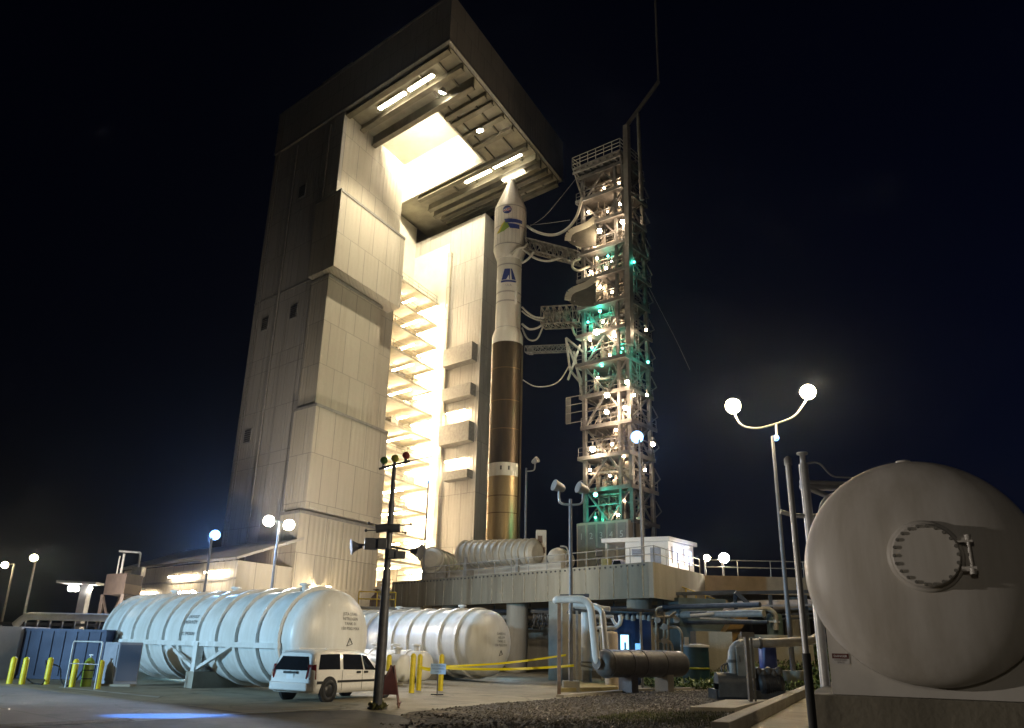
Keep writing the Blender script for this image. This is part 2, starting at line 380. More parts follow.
# ------------------------------------------------------------------ lamps
def lamp_glow(name, col, s): return quiet(emit(name, col, s))
GW = lamp_glow('warm lamp glass', (1, .72, .38), 220); GB = lamp_glow('blue white lamp glass', (.2, .48, 1), 3.6)
GN = lamp_glow('white lamp glass', (1, .9, .72), 220); GT = lamp_glow('teal lamp glass', (.1, 1, .7), 9)
def flood_head(p, aim, size, root, glow, name='lamp_head', lens=True):
    p = Vector(p); d = (Vector(aim)-p).normalized()
    mb = MB(); mb.lathe([(size*.25, -size*.75), (size*.42, -size*.5), (size*.56, 0)], p, d, 12)
    h = mb.build(name, gsteel, root)
    g = MB(); g.lathe([(size*.54, .005), (size*.48, size*.08), (size*.3, size*.14), (1e-4, size*.16)], p, d, 12)
    g.build('lens', glow, h); return h
LAMPK = .35
postm = mat('lamp post steel', (.2, .2, .21), .5, .4, 3, .12)
def lamp_post(label, base, heads, color, W, glow, size=.45, r=.09, group='lit lamp posts around the pad', arm=.35, aimdist=8, cat='lamp post', radius=.3, lz=.0, down=.45):
    base = Vector(base); t = thing('lamp_post', label, cat, base, 0, group)
    top = sum((Vector(h) for h in heads), Vector())/len(heads)
    top = V(base.x, base.y, top.z + .1)
    MB().cyl(base, top, r*1.25, r*.75, 10).build('pole', postm, t)
    MB().lathe([(r*2.6, 0), (r*2.6, .06), (r*1.4, .1)], base, n=10).build('base_plate', steel, t)
    for h in heads:
        h = Vector(h); mb = MB(); mb.beam(top, h+V(0,0,.05), .07); mb.build('bracket', steel, t)
        toc = V(-h.x, -h.y, 0).normalized()
        aim = h + toc*aimdist + V(0,0,-aimdist*down)
        flood_head(h, aim, size*.78, t, glow)
        d = (aim-h).normalized()
        light('lamp', 'SPOT', h + d*(size*.2+radius+.04), W*LAMPK, color, radius, h+d*9, 165, .7)
    return t

# ------------------------------------------------------------------ mobile service tower
P0 = V(-8.06, 75.47, 0); SD = V(-.743, .669, 0); TD = V(.457, .889, 0)
def Q(s, t, z=0): return P0 + SD*s + TD*t + V(0, 0, z)
def pbox(mb, s0, s1, t0, t1, z0, z1):
    return mb.hexa([Q(s0,t0,z0), Q(s1,t0,z0), Q(s1,t1,z0), Q(s0,t1,z0), Q(s0,t0,z1), Q(s1,t0,z1), Q(s1,t1,z1), Q(s0,t1,z1)])
ZR, ZT, SF = 68.0, 75.2, 19.84
st = thing('service_tower', 'huge pale rolling service tower, open on the rocket side, its floors brightly lit', 'service tower', Q(28, 14, 0))
pbox(MB(), SF, 36.2, 0, .6, .2, ZR-.02).build('side_wall', clad, st)
pbox(MB(), 35.6, 36.2, .62, 33, .2, ZR-.02).build('rear_wall', clad, st)
pbox(MB(), 29, 35.58, 32.4, 33, .2, ZR-.02).build('side_wall', clad, st)
# horizontal seams and flashing on the outer wall
sm = MB()
for z in (44.5,): pbox(sm, SF+.3, 36.25, -.06, -.003, z, z+.22)
for z in (12, 23, 34, 56, 63): pbox(sm, SF+.3, 36.25, -.03, -.003, z, z+.09)
for s_ in (24, 28, 32): pbox(sm, s_, s_+.08, -.03, -.003, .5, ZR-.5)
sm.build('wall_seams', gsteel, st)
WS0, WS1, WT0, WT1 = 8.3, 27.5, 7.5, 20.6        # hoist well in the roof
rf = MB(); pbox(rf, 0, 36.4, -.12, 33.1, ZT-.3, ZT); pbox(rf, 0, 36.4, -.12, .4, ZR+.25, ZT-.302); pbox(rf, 0, .5, .402, 32.6, ZR+.25, ZT-.302); pbox(rf, 0, 36.4, 32.602, 33.1, ZR+.25, ZT-.302); pbox(rf, 36, 36.4, .402, 32.6, ZR+.25, ZT-.302)
roof = rf.build('roof', clad, st)
tr = MB(); pbox(tr, -.05, 36.45, -.17, -.123, ZR+.2, ZR+.62); pbox(tr, -.06, -.003, -.1, 33.1, ZR+.2, ZR+.62); pbox(tr, -.05, 36.45, -.17, -.123, ZT-.3, ZT+.06); tr.build('fascia_trim', gsteel, roof)
pbox(MB(), 26.5, 34, 6, 20, ZT+.01, ZT+9).build('penthouse', clad, st)
wellm = mat('well white', (.78, .75, .66), .6, 0, .5, .08)
wl = MB(); pbox(wl, WS0-.3, WS0, WT0-.3, WT1+.3, ZR-.3, ZT-.31); pbox(wl, WS1, WS1+.3, WT0-.3, WT1+.3, ZR-.3, ZT-.31); pbox(wl, WS0+.002, WS1-.002, WT0-.3, WT0, ZR-.3, ZT-.31); pbox(wl, WS0+.002, WS1-.002, WT1, WT1+.3, ZR-.3, ZT-.31); pbox(wl, WS0+.002, WS1-.002, WT0+.002, WT1-.002, ZT-.5, ZT-.32)
wl.build('hoist_well', wellm, roof)
sf = MB(); pbox(sf, .502, WS0-.302, .402, 32.6, ZR+.1, ZR+.24); pbox(sf, WS0-.298, 29, .402, WT0-.302, ZR+.1, ZR+.24); pbox(sf, WS0-.298, 29, WT1+.302, 32.6, ZR+.1, ZR+.24); sf.build('soffit', mat('soffit panels', (.36, .33, .25), .7, 0, .3, .2, streak=False), roof)
for t, h in ((.5, .5), (3.6, .8), (6.3, 1.5), (9.4, .7), (11.2, .5), (14.2, .5), (17, .6), (21.4, .8), (24.4, 1.0), (26, 1.3), (28.2, .7), (30, .6), (32, .7)):
    inwell = WT0-.3 < t < WT1+.5
    mb = MB(); e_ = WS0-.4 if inwell else SF+3
    pbox(mb, .55, e_, t, t+.35, ZR+.09-h, ZR+.09); pbox(mb, .55, e_, t-.25, t+.6, ZR-h-.05, ZR+.088-h); mb.build('roof_beam', mat('soffit beams', (.2, .18, .135), .6, .2, .5, .2), roof)
for s_ in (3, 6.5):
    mb = MB(); pbox(mb, s_, s_+.25, .45, 32.5, ZR-.16, ZR+.098); mb.build('cross_beam', mat('soffit beams', (.2, .18, .135)), roof)
for s_ in (12, 16):
    mb = MB(); pbox(mb, s_, s_+.25, 21.5, 32.5, ZR-.16, ZR+.098); mb.build('cross_beam', mat('soffit beams', (.2, .18, .135)), roof)
# near arm, bay and far arm of the U-shaped interior
TN, TF, SB = 14.0, 28.0, 28.5      # bay between t = TN and TF, back wall at s = SB
pbox(MB(), SF, SF+.5, .62, TN, .2, ZR-.02).build('inner_panel', cladin, st)
pbox(MB(), SF+.52, SB, TN-.5, TN, .2, 55).build('inner_panel', cladin, st)
bayw = mat('bay white', (.8, .77, .68), .55, 0, .5, .06)
pbox(MB(), SB, SB+.4, TN, TF, .2, ZR-.35).build('bay_back_wall', bayw, st)
pbox(MB(), SF+.3, SB-.02, TF-.12, TF-.01, .3, 62).build('bay_side_wall', bayw, st)
pbox(MB(), 12.6, SB, TF, TF+.5, .2, ZR-3.2).build('far_panel', clad, st)
pbox(MB(), 12.6, 13.1, TF+.52, 33, .2, ZR-3.2).build('far_panel', clad, st)
pbox(MB(), SF-.45, SF+.25, TF-.6, TF-.01, .2, 60).build('corner_column', cladin, st)
# stacked enclosure boxes on the near arm, each stepping out differently
for s0, t0, t1, z0, z1 in ((17.2, -1.3, 12.6, 44, 54.5), (18.9, -.5, 10.5, 27.5, 43.8), (18.1, -.9, 12.9, 15.5, 27.3), (18.7, -1.2, 13.4, .3, 15.3)):
    e = MB(); pbox(e, s0, SF-.003, t0, t1, z0, z1)
    if t0 < 0: pbox(e, SF-.003, SF+2.6, t0, -.07, z0, z1)
    e = e.build('enclosure', cladin, st)
    k = MB(); pbox(k, s0-.08, SF+2.7, t0-.07, t0-.003, z1-.35, z1-.02); pbox(k, s0-.08, s0-.003, t0-.07, t1, z1-.35, z1-.02); k.build('edge_trim', gsteel, e)
# dark folded platforms against the far arm
for z0, z1, s1 in ((40.5, 43.2, 19.2), (35.2, 37, 19), (28.6, 31.4, 19.2), (23.4, 24.6, 18)):
    pl = MB(); pbox(pl, 13.2, s1, TF-1.6, TF-.01, z0, z1); pl.build('folded_platform', gsteel, st)
floor_m = mat('work platform', (.62, .57, .46), .6, .0, 1, .12)
TUBE = emit('fluorescent tube', (1, .76, .46), 170)
zf = [8.6 + 3.62*i for i in range(13)]
for i, z in enumerate(zf):
    f = MB(); pbox(f, SF+2.2, SB-.02, TN+.02, TF-.13, z-.3, z); f = f.build('work_platform', floor_m, st)
    rl = MB()
    for k in range(6): a = Q(SF+2.3, TN+.4+k*2.6, z); rl.cyl(a, a+V(0,0,1.1), .035, n=5)
    for zz in (.55, 1.1): rl.beam(Q(SF+2.3, TN+.3, z+zz), Q(SF+2.3, TF-.3, z+zz), .05)
    rl.build('railing', gsteel, f)
    # clutter stored on the floor
    for k in range(3):
        cl = MB(); s_ = random.uniform(SF+3.5, SB-2); t = random.uniform(TN+2, TF-2)
        pbox(cl, s_, s_+random.uniform(.8, 1.6), t, t+random.uniform(.8, 2), z+.004, z+random.uniform(.8, 2.2))
        cl.build('equipment_box', mat('platform equipment', (.3, .28, .25), .6, .2, 2, .3), f)
    for tt, ds in ((TF-1.2, 0), (TF-5.5, random.uniform(.5, 2))):
        s0 = SF+.9+random.uniform(0, .8)+ds; s1 = s0 + random.uniform(4.2, 6)
        hz = z + 2.75 + random.uniform(-.5, .4)
        if hz > 55: continue
        fx = MB(); fx.beam(Q(s0, tt, hz+.1), Q(s1, tt, hz+.1), .4, .1); fx = fx.build('light_fixture', white, st)
        tb = MB(); tb.beam(Q(s0+.1, tt, hz-.02), Q(s1-.1, tt, hz-.02), .26, .13); tb.build('light_tube', TUBE, fx)
for s0, s1, tt, hz in ((14.8, 18.6, TF-.5, 33.4), (14.4, 18.4, TF-.5, 26.3), (19.4, 23.4, -.35, 11.6), (16.6, 18.5, 3, 7.4)):
    fx = MB(); fx.beam(Q(s0, tt, hz+.14), Q(s1, tt, hz+.14), .5, .1); fx = fx.build('light_fixture', white, st)
    tb = MB(); tb.beam(Q(s0+.1, tt, hz), Q(s1-.1, tt, hz), .36, .16); tb.build('light_tube', TUBE, fx)
# tube lights and floodlights under the roof
TUB2 = emit('roof tube light', (1, .88, .62), 40)
for s0, s1, tt, hz in ((4.6, 9.2, 2.4, ZR-.5), (9.8, 15, 2.4, ZR-.5), (2.2, 7.6, 22.6, ZR-.5), (3.2, 7.4, 25.3, ZR-1.2), (8.2, 13.5, 22.8, ZR-.5)):
    fx = MB(); fx.beam(Q(s0, tt, hz+.2), Q(s1, tt, hz+.2), .6, .16); fx = fx.build('light_fixture', white, roof)
    tb = MB(); tb.beam(Q(s0+.1, tt, hz+.03), Q(s1-.1, tt, hz+.03), .44, .16); tb.build('light_tube', TUB2, fx)
for s_, t, tg, W in ((10, 9.5, Q(22, WT1, 70), 22000), (13, 8.6, Q(22, WT1, 66), 22000), (19, 9, Q(27, TF, 59), 20000)):
    p = Q(s_, t, ZR+4.5); flood_head(p, tg, 1.0, roof, GN, 'flood_lamp')
    light('tower_flood', 'SPOT', p + (tg-p).normalized()*.75, W, (1, .87, .6), .35, tg, 100, .9)
for s_, t, tg, W in ((5, 5, Q(19, 7, 40), 30000), (4.5, 14, V(-.6, 92, 50), 5000)):
    p = Q(s_, t, ZR-1.0); flood_head(p, tg, .8, roof, GN, 'flood_lamp')
    light('tower_flood', 'SPOT', p + (tg-p).normalized()*.65, W, (1, .86, .6), .3, tg, 80, .9)
# low annex at the foot of the near wall
an = MB(); pbox(an, 19, 44, -9, -.2, .1, 9.2); an = an.build('annex', cladin, st)
k = MB(); k.hexa([Q(18.6,-9.5,9.21), Q(44.5,-9.5,9.21), Q(44.5,-.15,12.2), Q(18.6,-.15,12.2), Q(18.6,-9.5,9.45), Q(44.5,-9.5,9.45), Q(44.5,-.15,12.5), Q(18.6,-.15,12.5)]); k.build('annex_roof', clad, an)
k = MB(); pbox(k, 18.9, 44.1, -9.1, -9.003, 4.7, 4.95); pbox(k, 18.9, 44.1, -9.1, -9.003, 7.4, 7.6); k.build('wall_seams', gsteel, an)
for s0, s1, hz in ((20.5, 24.5, 8.2), (26.5, 32, 8.0), (35, 40.5, 6.5), (29, 33, 5.6)):
    fx = MB(); fx.beam(Q(s0, -9.4, hz+.14), Q(s1, -9.4, hz+.14), .4, .1); fx = fx.build('light_fixture', white, an)
    tb = MB(); tb.beam(Q(s0+.1, -9.4, hz), Q(s1-.1, -9.4, hz), .3, .16); tb.build('light_tube', emit('annex tube', (1, .8, .55), 45), fx)
# ladder, downpipes and louvres on the outer wall
ld = MB()
for ds in (0, .5): ld.beam(Q(34.6+ds, -.28, 9), Q(34.6+ds, -.28, ZR+7), .08)
for k in range(150): ld.beam(Q(34.6, -.28, 9.3+k*.43), Q(35.1, -.28, 9.3+k*.43), .045)
ld.build('ladder', gsteel, st)
for s_ in (22.6, 30.2): MB().cyl(Q(s_, -.2, 1), Q(s_, -.2, ZR-1), .13, n=8).build('downpipe', gsteel, st)
for s_, z in ((25.5, 40), (32, 40), (27, 58), (32.6, 25)):
    lv = MB(); pbox(lv, s_, s_+1.5, -.12, -.003, z, z+1.8); lv = lv.build('louvre', gsteel, st)
    k_ = MB()
    for q in range(6): pbox(k_, s_+.08, s_+1.42, -.19, -.123, z+.15+q*.28, z+.25+q*.28)
    k_.build('blades', dsteel, lv)
# four wheeled bogies under the corners
for s_, t in ((22, 1), (34, 1), (22, 31), (34, 31)):
    bo = MB(); pbox(bo, s_-1.4, s_+1.4, t-.8, t+.8, .02, .19); bo.build('rail_bogie', dsteel, st)

# ------------------------------------------------------------------ rocket
RX, RY = -.62, 92.0
rk = thing('rocket', 'tall white rocket with bronze lower stage standing beside the open service tower', 'rocket', (RX, RY, 8.0))
def zv(v): return at(507, v, RY).z
z_tip, z_sh, z_cyl, z_bt, z_fl, z_br = zv(178), zv(212.5), zv(252), zv(262), zv(331), zv(346)
RB, RC, RF = 1.905, 1.56, 2.08
RO = (RX, RY, 0)
rwhite = mat('rocket white', (.76, .74, .7), .38, 0, .8, .05, dirt=(.62, .58, .5), streak=True)
fz = MB(); fz.lathe([(RC+.05, z_bt), (RF, z_cyl), (RF, z_sh), (RF*.97, z_sh+.5), (.52, z_tip-.9), (.38, z_tip-.35), (.18, z_tip-.06), (1e-4, z_tip)], RO, n=40)
fair = fz.build('fairing', rwhite, rk)
bb = MB()
for k in range(3): bb.lathe([(RF+.012, z_sh-.1+[0, z_cyl-z_sh+.3, (z_cyl-z_sh)*.5][k]), (RF+.012, z_sh+.06+[0, z_cyl-z_sh+.3, (z_cyl-z_sh)*.5][k])], RO, n=40, caps=False)
for k in range(26):
    a = 2*math.pi*k/26; p = V(RX+math.cos(a)*(RF+.004), RY+math.sin(a)*(RF+.004), 0); bb.beam(p+V(0,0,z_cyl+.3), p+V(0,0,z_sh-.2), .035, .012, up=(math.cos(a), math.sin(a), 0))
bb.build('panel_joints', mat('joint grey', (.4, .38, .36), .5), fair)
ust = MB().lathe([(RB, z_br), (RB, z_br+1.1), (RC+.03, z_fl), (RC, z_fl+.05), (RC, z_bt-.01)], RO, n=40).build('upper_stage', rwhite, rk)
for v in (296, 305, 331, 269): MB().lathe([(RC+.02, zv(v)-.09), (RC+.02, zv(v)+.09)], RO, n=40, caps=False).build('ring_joint', mat('joint grey', (.4, .38, .36)), ust)
def rsurf(R, a, dz, off=.02): return V(RX + (R+off)*math.sin(a), RY - (R+off)*math.cos(a), dz)
cv = MB()
for a0 in (.42,):
    cv.lathe([(.02, -.9), (.2, -.6), (.2, 1.6), (.1, 2.1), (1e-4, 2.3)], rsurf(RC, .62, zv(302), 0), n=10)
cv.build('vent_cover', rwhite, ust)
bst = MB().lathe([(RB, zv(465.4)), (RB, z_br-.01)], RO, n=48).build('booster_tank', bronze, rk)
MB().lathe([(RB+.006, zv(478.4)), (RB+.006, zv(465.4)-.01)], RO, n=48).build('white_band', rwhite, rk)
aft = MB().lathe([(RB, 8.0), (RB, zv(478.4)-.01)], RO, n=48).build('aft_tank', bronze2, rk)
for v in (404, 432, 372, 498, 515): MB().lathe([(RB+.014, zv(v)-.06), (RB+.014, zv(v)+.06)], RO, n=48, caps=False).build('weld_ring', mat('weld brown', (.2, .13, .06), .4, .6), bst)
rc = MB(); rc.beam(rsurf(RB, 1.05, 9.5, .12), rsurf(RB, 1.05, z_br-.3, .12), .3, .22, up=(1,-1,0)); rc.build('cable_raceway', bronze, rk)
mk = MB()
for a in (-.2, .28): mk.slab([rsurf(RB, a-.05, zv(473), .02), rsurf(RB, a+.05, zv(473), .02), rsurf(RB, a+.05, zv(469), .02), rsurf(RB, a-.05, zv(469), .02)], (0,-1,0), .01)
mk.build('band_marks', dsteel, rk)
# markings on the fairing: round blue agency insignia, mission emblem; blue maker's emblem on the upper stage
def decal(parts, R, a0, zc, sc, m, name, par, off=.02, dense=False):
    mb = MB()
    for poly in parts:
        bm = bmesh.new(); bm.faces.new([bm.verts.new((p[0], p[1], 0)) for p in poly])
        x = -2.4
        while x < 2.4:
            bmesh.ops.bisect_plane(bm, geom=bm.verts[:]+bm.edges[:]+bm.faces[:], plane_co=(x, 0, 0), plane_no=(1, 0, 0)); x += .2
        bm.verts.index_update()
        mb.add([rsurf(R, a0 + v.co.x*sc/R, zc + v.co.y*sc, off) for v in bm.verts], [tuple(v.index for v in f.verts) for f in bm.faces]); bm.free()
    return mb.build(name, m, par)
navy = mat('marking blue', (.015, .035, .2), .5); mred = mat('marking red', (.5, .03, .03), .5); mgold = mat('marking gold', (.5, .42, .03), .5); mgreen = mat('marking green', (.2, .3, .03), .5); mwhite = mat('marking white', (.8, .8, .8), .5)
zn = zv(217.5); an0 = -.22
IS = .6
ins = decal([[(math.cos(k*.2618)*.98, math.sin(k*.2618)*.98) for k in range(24)]], RF, an0, zn, IS, navy, 'agency_insignia', fair, .03)
text_mb('NASA', .62*IS, lambda x, y: rsurf(RF, an0 + x/RF, zn + y - .2*IS, .045)).build('lettering', mwhite, ins)
decal([[(-.95, -.32), (-.2, .05), (1.0, .62), (.1, -.12), (.75, -.55), (-.1, -.22)]], RF, an0, zn, IS, mred, 'red_swoosh', ins, .04)
rg = MB()
for k in range(22):
    a = k*2*math.pi/22; b = (k+.5)*2*math.pi/22
    def ep(t): return rsurf(RF, an0 + IS*(.86*math.cos(t)*.94 - .3*math.sin(t)*.34)/RF, zn + IS*(.86*math.cos(t)*.3 + .3*math.sin(t)*.94), .05)
    rg.beam(ep(a), ep(b+.14), .04, .01)
rg.build('orbit_ring', mwhite, ins)
ze = zv(232.5); ae = -.05
em = decal([[(-1.75, -1.05), (-.7, -.85), (.1, -.25), (-.3, .75), (-.75, .45), (-.95, -.2)]], RF, ae, ze, 1, mgreen, 'mission_emblem', fair, .03)
decal([[(-1.9, -.95), (-1.3, -.9), (-.7, .3), (-.5, .65), (-1.0, .2), (-1.5, -.6)]], RF, ae, ze, 1, mgold, 'gold_wedge', em, .04)
decal([[(-.7, .85), (1.75, .9), (1.75, .4), (-.5, .3)], [(-.25, .2), (1.3, .15), (1.35, -.45), (.1, -.5)]], RF, ae, ze, 1, navy, 'blue_bars', em, .04)
zu = zv(280)
ul = decal([[(-1.05, -.75), (-.6, 1.0), (.25, 1.0), (.2, -.75)], [(.32, 1.0), (.5, 1.0), (1.15, -.75), (.5, -.75)], [(-1.15, -1.15), (1.25, -1.15), (1.25, -.85), (-1.15, -.85)]], RC, -.05, zu, .85, navy, 'maker_emblem', ust, .02)
decal([[(-.3, -.75), (.05, .0), (.12, -.75)]], RC, -.05, zu, .85, mwhite, 'white_arrow', ul, .03)
text_mb('ULA', .42, lambda x, y: rsurf(RC, -.02 + x/RC, zu - 1.55 + y, .02)).build('lettering', mat('marking grey', (.3, .3, .33), .5), ul)

# ------------------------------------------------------------------ launch deck
ZD = 7.2
DR = V(9.42, 53.46, 0); DL = V(-10.4, 77.24, 0); DS = V(14.41, 61.56, 0)
deck_poly = [DR, DS, V(24, 74, 0), V(34, 92, 0), V(30, 103, 0), V(-4.2, 104.5, 0), DL]
deck = thing('launch_deck', 'long ribbed concrete launch deck carried on thick round columns', 'launch deck', (5, 75, 0))
MB().prism([(p.x, p.y) for p in deck_poly], ZD-2.0, ZD-.004).build('slab', conc, deck)
fd = (DL-DR).normalized(); fn = V(-fd.y, fd.x, 0)
if fn.y > 0: fn = -fn
L_ = (DL-DR).length
fa = MB(); fa.hexa([DR+fn*.35+V(0,0,ZD-2.2), DL+fn*.35+V(0,0,ZD-2.2), DL+fn*.003+V(0,0,ZD-2.2), DR+fn*.003+V(0,0,ZD-2.2), DR+fn*.35+V(0,0,ZD+.05), DL+fn*.35+V(0,0,ZD+.05), DL+fn*.003+V(0,0,ZD+.05), DR+fn*.003+V(0,0,ZD+.05)])
fa = fa.build('fascia', mat('weathered fascia', (.28, .265, .215), .85, 0, .9, .16, .3, 7, dirt=(.17, .155, .12), streak=True), deck)
rbm = mat('pale joint mortar', (.36, .34, .28), .85, 0, 3, .15)
for i in range(24):
    d = .5 + i*(L_-1)/23; p = DR + fd*d + fn*.37
    MB().beam(p+V(0,0,ZD-2.15), p+V(0,0,ZD-.15), random.uniform(.08, .16), .05, up=fd).build('panel_rib', rbm, fa)
for i in range(62):
    bt = MB(); p = DR + fd*(.35 + i*(L_-.7)/61) + fn*.36; bt.cyl(p+V(0,0,ZD-.12), p+fn*.06+V(0,0,ZD-.12), .07, n=8); bt.build('anchor_bolt', dsteel, fa)
sdv = (DS-DR).normalized(); sn = V(sdv.y, -sdv.x, 0)
sw = MB(); sw.hexa([DR+fn*.34+V(0,0,ZD-2.2), DS+V(0,0,ZD-2.2), DS+sn*.3+V(0,0,ZD-2.2), DR+fn*.34+sn*.3+V(0,0,ZD-2.2), DR+fn*.34+V(0,0,ZD+.04), DS+V(0,0,ZD+.04), DS+sn*.3+V(0,0,ZD+.04), DR+fn*.34+sn*.3+V(0,0,ZD+.04)]); sw.build('fascia', conc, deck)
for u in (645, 523, 457, 419, 396):
    best = min(range(0, 400), key=lambda i: abs((lambda p: 512 + F*((p.x*math.cos(RL) + 0)/(p.y*math.cos(TH)+(4-HC)*math.sin(TH))) - u)(DR + fd*(i*L_/400) - fn*1.3)))
    p = DR + fd*(best*L_/400) - fn*1.3
    MB().cyl(p, p+V(0,0,ZD-2.0), .85, n=24).build('column', conc, deck)
for p in (V(16, 68, 0), V(22, 78, 0), V(0, 84, 0), V(10, 75, 0)):
    MB().cyl(p, p+V(0,0,ZD-2.0), .85, n=20).build('column', conc, deck)
DRi, DLi, DSi = DR - fn*.1 + sdv*.2, DL - fn*.1, DS
rl = railing_mb([DLi+V(0,0,ZD), DRi+V(0,0,ZD), DSi+V(0,0,ZD)], 1.15, 2.1, .032)
rl.build('railing', gsteel, deck)
MB().prism([(RX-4.2, RY-4.2), (RX+4.2, RY-4.2), (RX+4.2, RY+4.2), (RX-4.2, RY+4.2)], ZD, 7.98).build('launch_mount', gsteel, deck)
# raised white plinth under the ducts
def dk(d, back, z=0): return DR + fd*d - fn*back + V(0, 0, ZD+z)
# ------------------------------------------------------------------ ducts and tanks on the deck
def ribbed(name, label, a, b, r, nr, m, cat='duct', group=None, cap=True):
    a = Vector(a); b = Vector(b); t = thing(name, label, cat, V(a.x, a.y, ZD), 0, group)
    d = (b-a).normalized(); Ln = (b-a).length
    MB().lathe([(r*.7, -r*.18), (r*.96, -.02), (r, .05), (r, Ln-.05), (r*.96, Ln), (r*.7, Ln+r*.16)], a, d, 24).build('duct', m, t)
    for k in range(nr):
        z = .35 + (Ln-.7)*k/(nr-1)
        MB().lathe([(r*1.02, z-.06), (r*1.17, z-.05), (r*1.17, z+.05), (r*1.02, z+.06)], a, d, 24, False).build('rib', m, t)
    for z in (Ln*.15, Ln*.85):
        p = a+d*z; x = d.cross(V(0,0,1)).normalized()
        mb = MB(); mb.slab([p+x*r*1.05+V(0,0,-r*.35), p-x*r*1.05+V(0,0,-r*.35), V((p-x*r).x, (p-x*r).y, ZD+.02), V((p+x*r).x, (p+x*r).y, ZD+.02)], d, .3); mb.build('saddle', gsteel, t)
    return t
ductm = mat('duct paint', (.52, .48, .4), .5, .1, 1.2, .12)
a_, b_ = at(463, 554, 74.5), at(536, 553, 68.5)
ribbed('ribbed_duct', 'long ribbed grey duct lying across the deck in front of the rocket', a_, b_, 1.05, 12, ductm)
a_, b_ = at(431, 559, 74), at(455, 565, 82)
ribbed('ribbed_duct', 'short ribbed duct pointing its flat round end at the viewer, left of the rocket', a_, V(b_.x, b_.y, a_.z), .98, 5, ductm)
p = at(557, 558, 66); tk = thing('pressure_tank', 'small round-ended tank with strap on the deck between duct and lift tower', 'tank', (p.x, p.y, ZD))
MB().lathe([(1e-4, -.75), (.35, -.68), (.62, -.45), (.78, -.1), (.8, .1), (.8, 2.4), (.5, 2.9), (1e-4, 3.05)], p, (.35, .93, 0), 24).build('shell', ductm, tk)
MB().lathe([(.81, .35), (.88, .36), (.88, .5), (.81, .51)], p, (.35, .93, 0), 24).build('strap', gsteel, tk)
mb = MB(); mb.box((p.x+.4, p.y+.9, (ZD+p.z-.6)/2), (1.3, 1.6, p.z-.6-ZD)); mb.build('stand', gsteel, tk)
mb = MB(); mb.tube([p+V(.75, .2, -.5), p+V(1.0, .1, .2), p+V(.8, .2, .95), p+V(.3, .5, 1.0)], .07, 8, .3); mb.build('pipe', gsteel, tk)
p = at(541, 548, 69.4); q = thing('valve_cabinet', 'pale upright valve panel at the right end of the ribbed duct', 'valve panel', (p.x, p.y, ZD))
mb = MB(); mb.box((p.x, p.y, ZD+2.3), (.9, .5, 3.6)); mb.build('housing', ductm, q, .05)
mb = MB(); mb.box((p.x-.1, p.y-.27, ZD+3.3), (.4, .04, .6)); mb.box((p.x+.2, p.y-.27, ZD+2.4), (.3, .04, .5)); mb.build('access_hatch', brown, q)
mb = MB(); mb.cyl((p.x-.35, p.y, ZD), (p.x-.35, p.y, ZD+.6), .1); mb.cyl((p.x+.35, p.y, ZD), (p.x+.35, p.y, ZD+.6), .1); mb.build('legs', gsteel, q)
lw = MB(); lw.hexa([dk(12, 3.2), dk(30, 3.2), dk(30, 3.6), dk(12, 3.6), dk(12, 3.2, 1.0), dk(30, 3.2, 1.0), dk(30, 3.6, 1.0), dk(12, 3.6, 1.0)])
tag(lw.build('low_wall', mat('cream wall', (.55, .5, .42), .7, 0, .8, .1)), 'low cream wall along the deck behind the railing, below the ribbed duct', 'wall')

# ------------------------------------------------------------------ umbilical tower
N_ = V(13.0, 84, 0); LD = V(-.775, .632, 0); RD = V(.632, .775, 0); WL, WR = 5.9, 4.3
ut = thing('umbilical_tower', 'open lattice tower of lit floors right of the rocket, bent mast on top', 'lattice tower', (N_.x, N_.y, ZD))
def U(l, r, z): return N_ + LD*l + RD*r + V(0, 0, z)
ZB, ZTOP = 14.6, at(611, 163, 84).z
corners = [(0,0), (WL,0), (WL,WR), (0,WR)]
for l, r in corners:
    mb = MB(); mb.beam(U(l, r, ZD), U(l, r, ZTOP+.6), .42, .42, up=LD); mb.build('column', truss, ut)
NF = 12; zs = [ZB + (ZTOP-ZB)*i/NF for i in range(NF+1)]
grate = mat('floor grating', (.1, .09, .08), .7, .3, 2, .2)
rnd = random.Random(3)
for i, z in enumerate(zs):
    o1 = rnd.uniform(.3, 1.3); o2 = rnd.uniform(.2, 1.0)
    f = MB(); f.hexa([U(-.3, -o1, z-.28), U(WL+.3, -o1, z-.28), U(WL+.3, WR+o2, z-.28), U(-.3, WR+o2, z-.28), U(-.3, -o1, z-.1), U(WL+.3, -o1, z-.1), U(WL+.3, WR+o2, z-.1), U(-.3, WR+o2, z-.1)])
    f = f.build('floor', grate, ut)
    ed = MB()
    for a, b in (((-.35, -o1-.05), (WL+.35, -o1-.05)), ((WL+.35, -o1-.05), (WL+.35, WR+o2)), ((-.35, -o1-.05), (-.35, WR+o2+.05))):
        ed.beam(U(*a, z-.2), U(*b, z-.2), .12, .42)
    ed.build('edge_beam', truss, f)
    if i:
        rl = railing_mb([U(WL+.3, -o1, z-.1), U(-.3, -o1, z-.1), U(-.3, WR+o2, z-.1)], 1.1, 1.4, .03); rl.build('railing', truss, f)
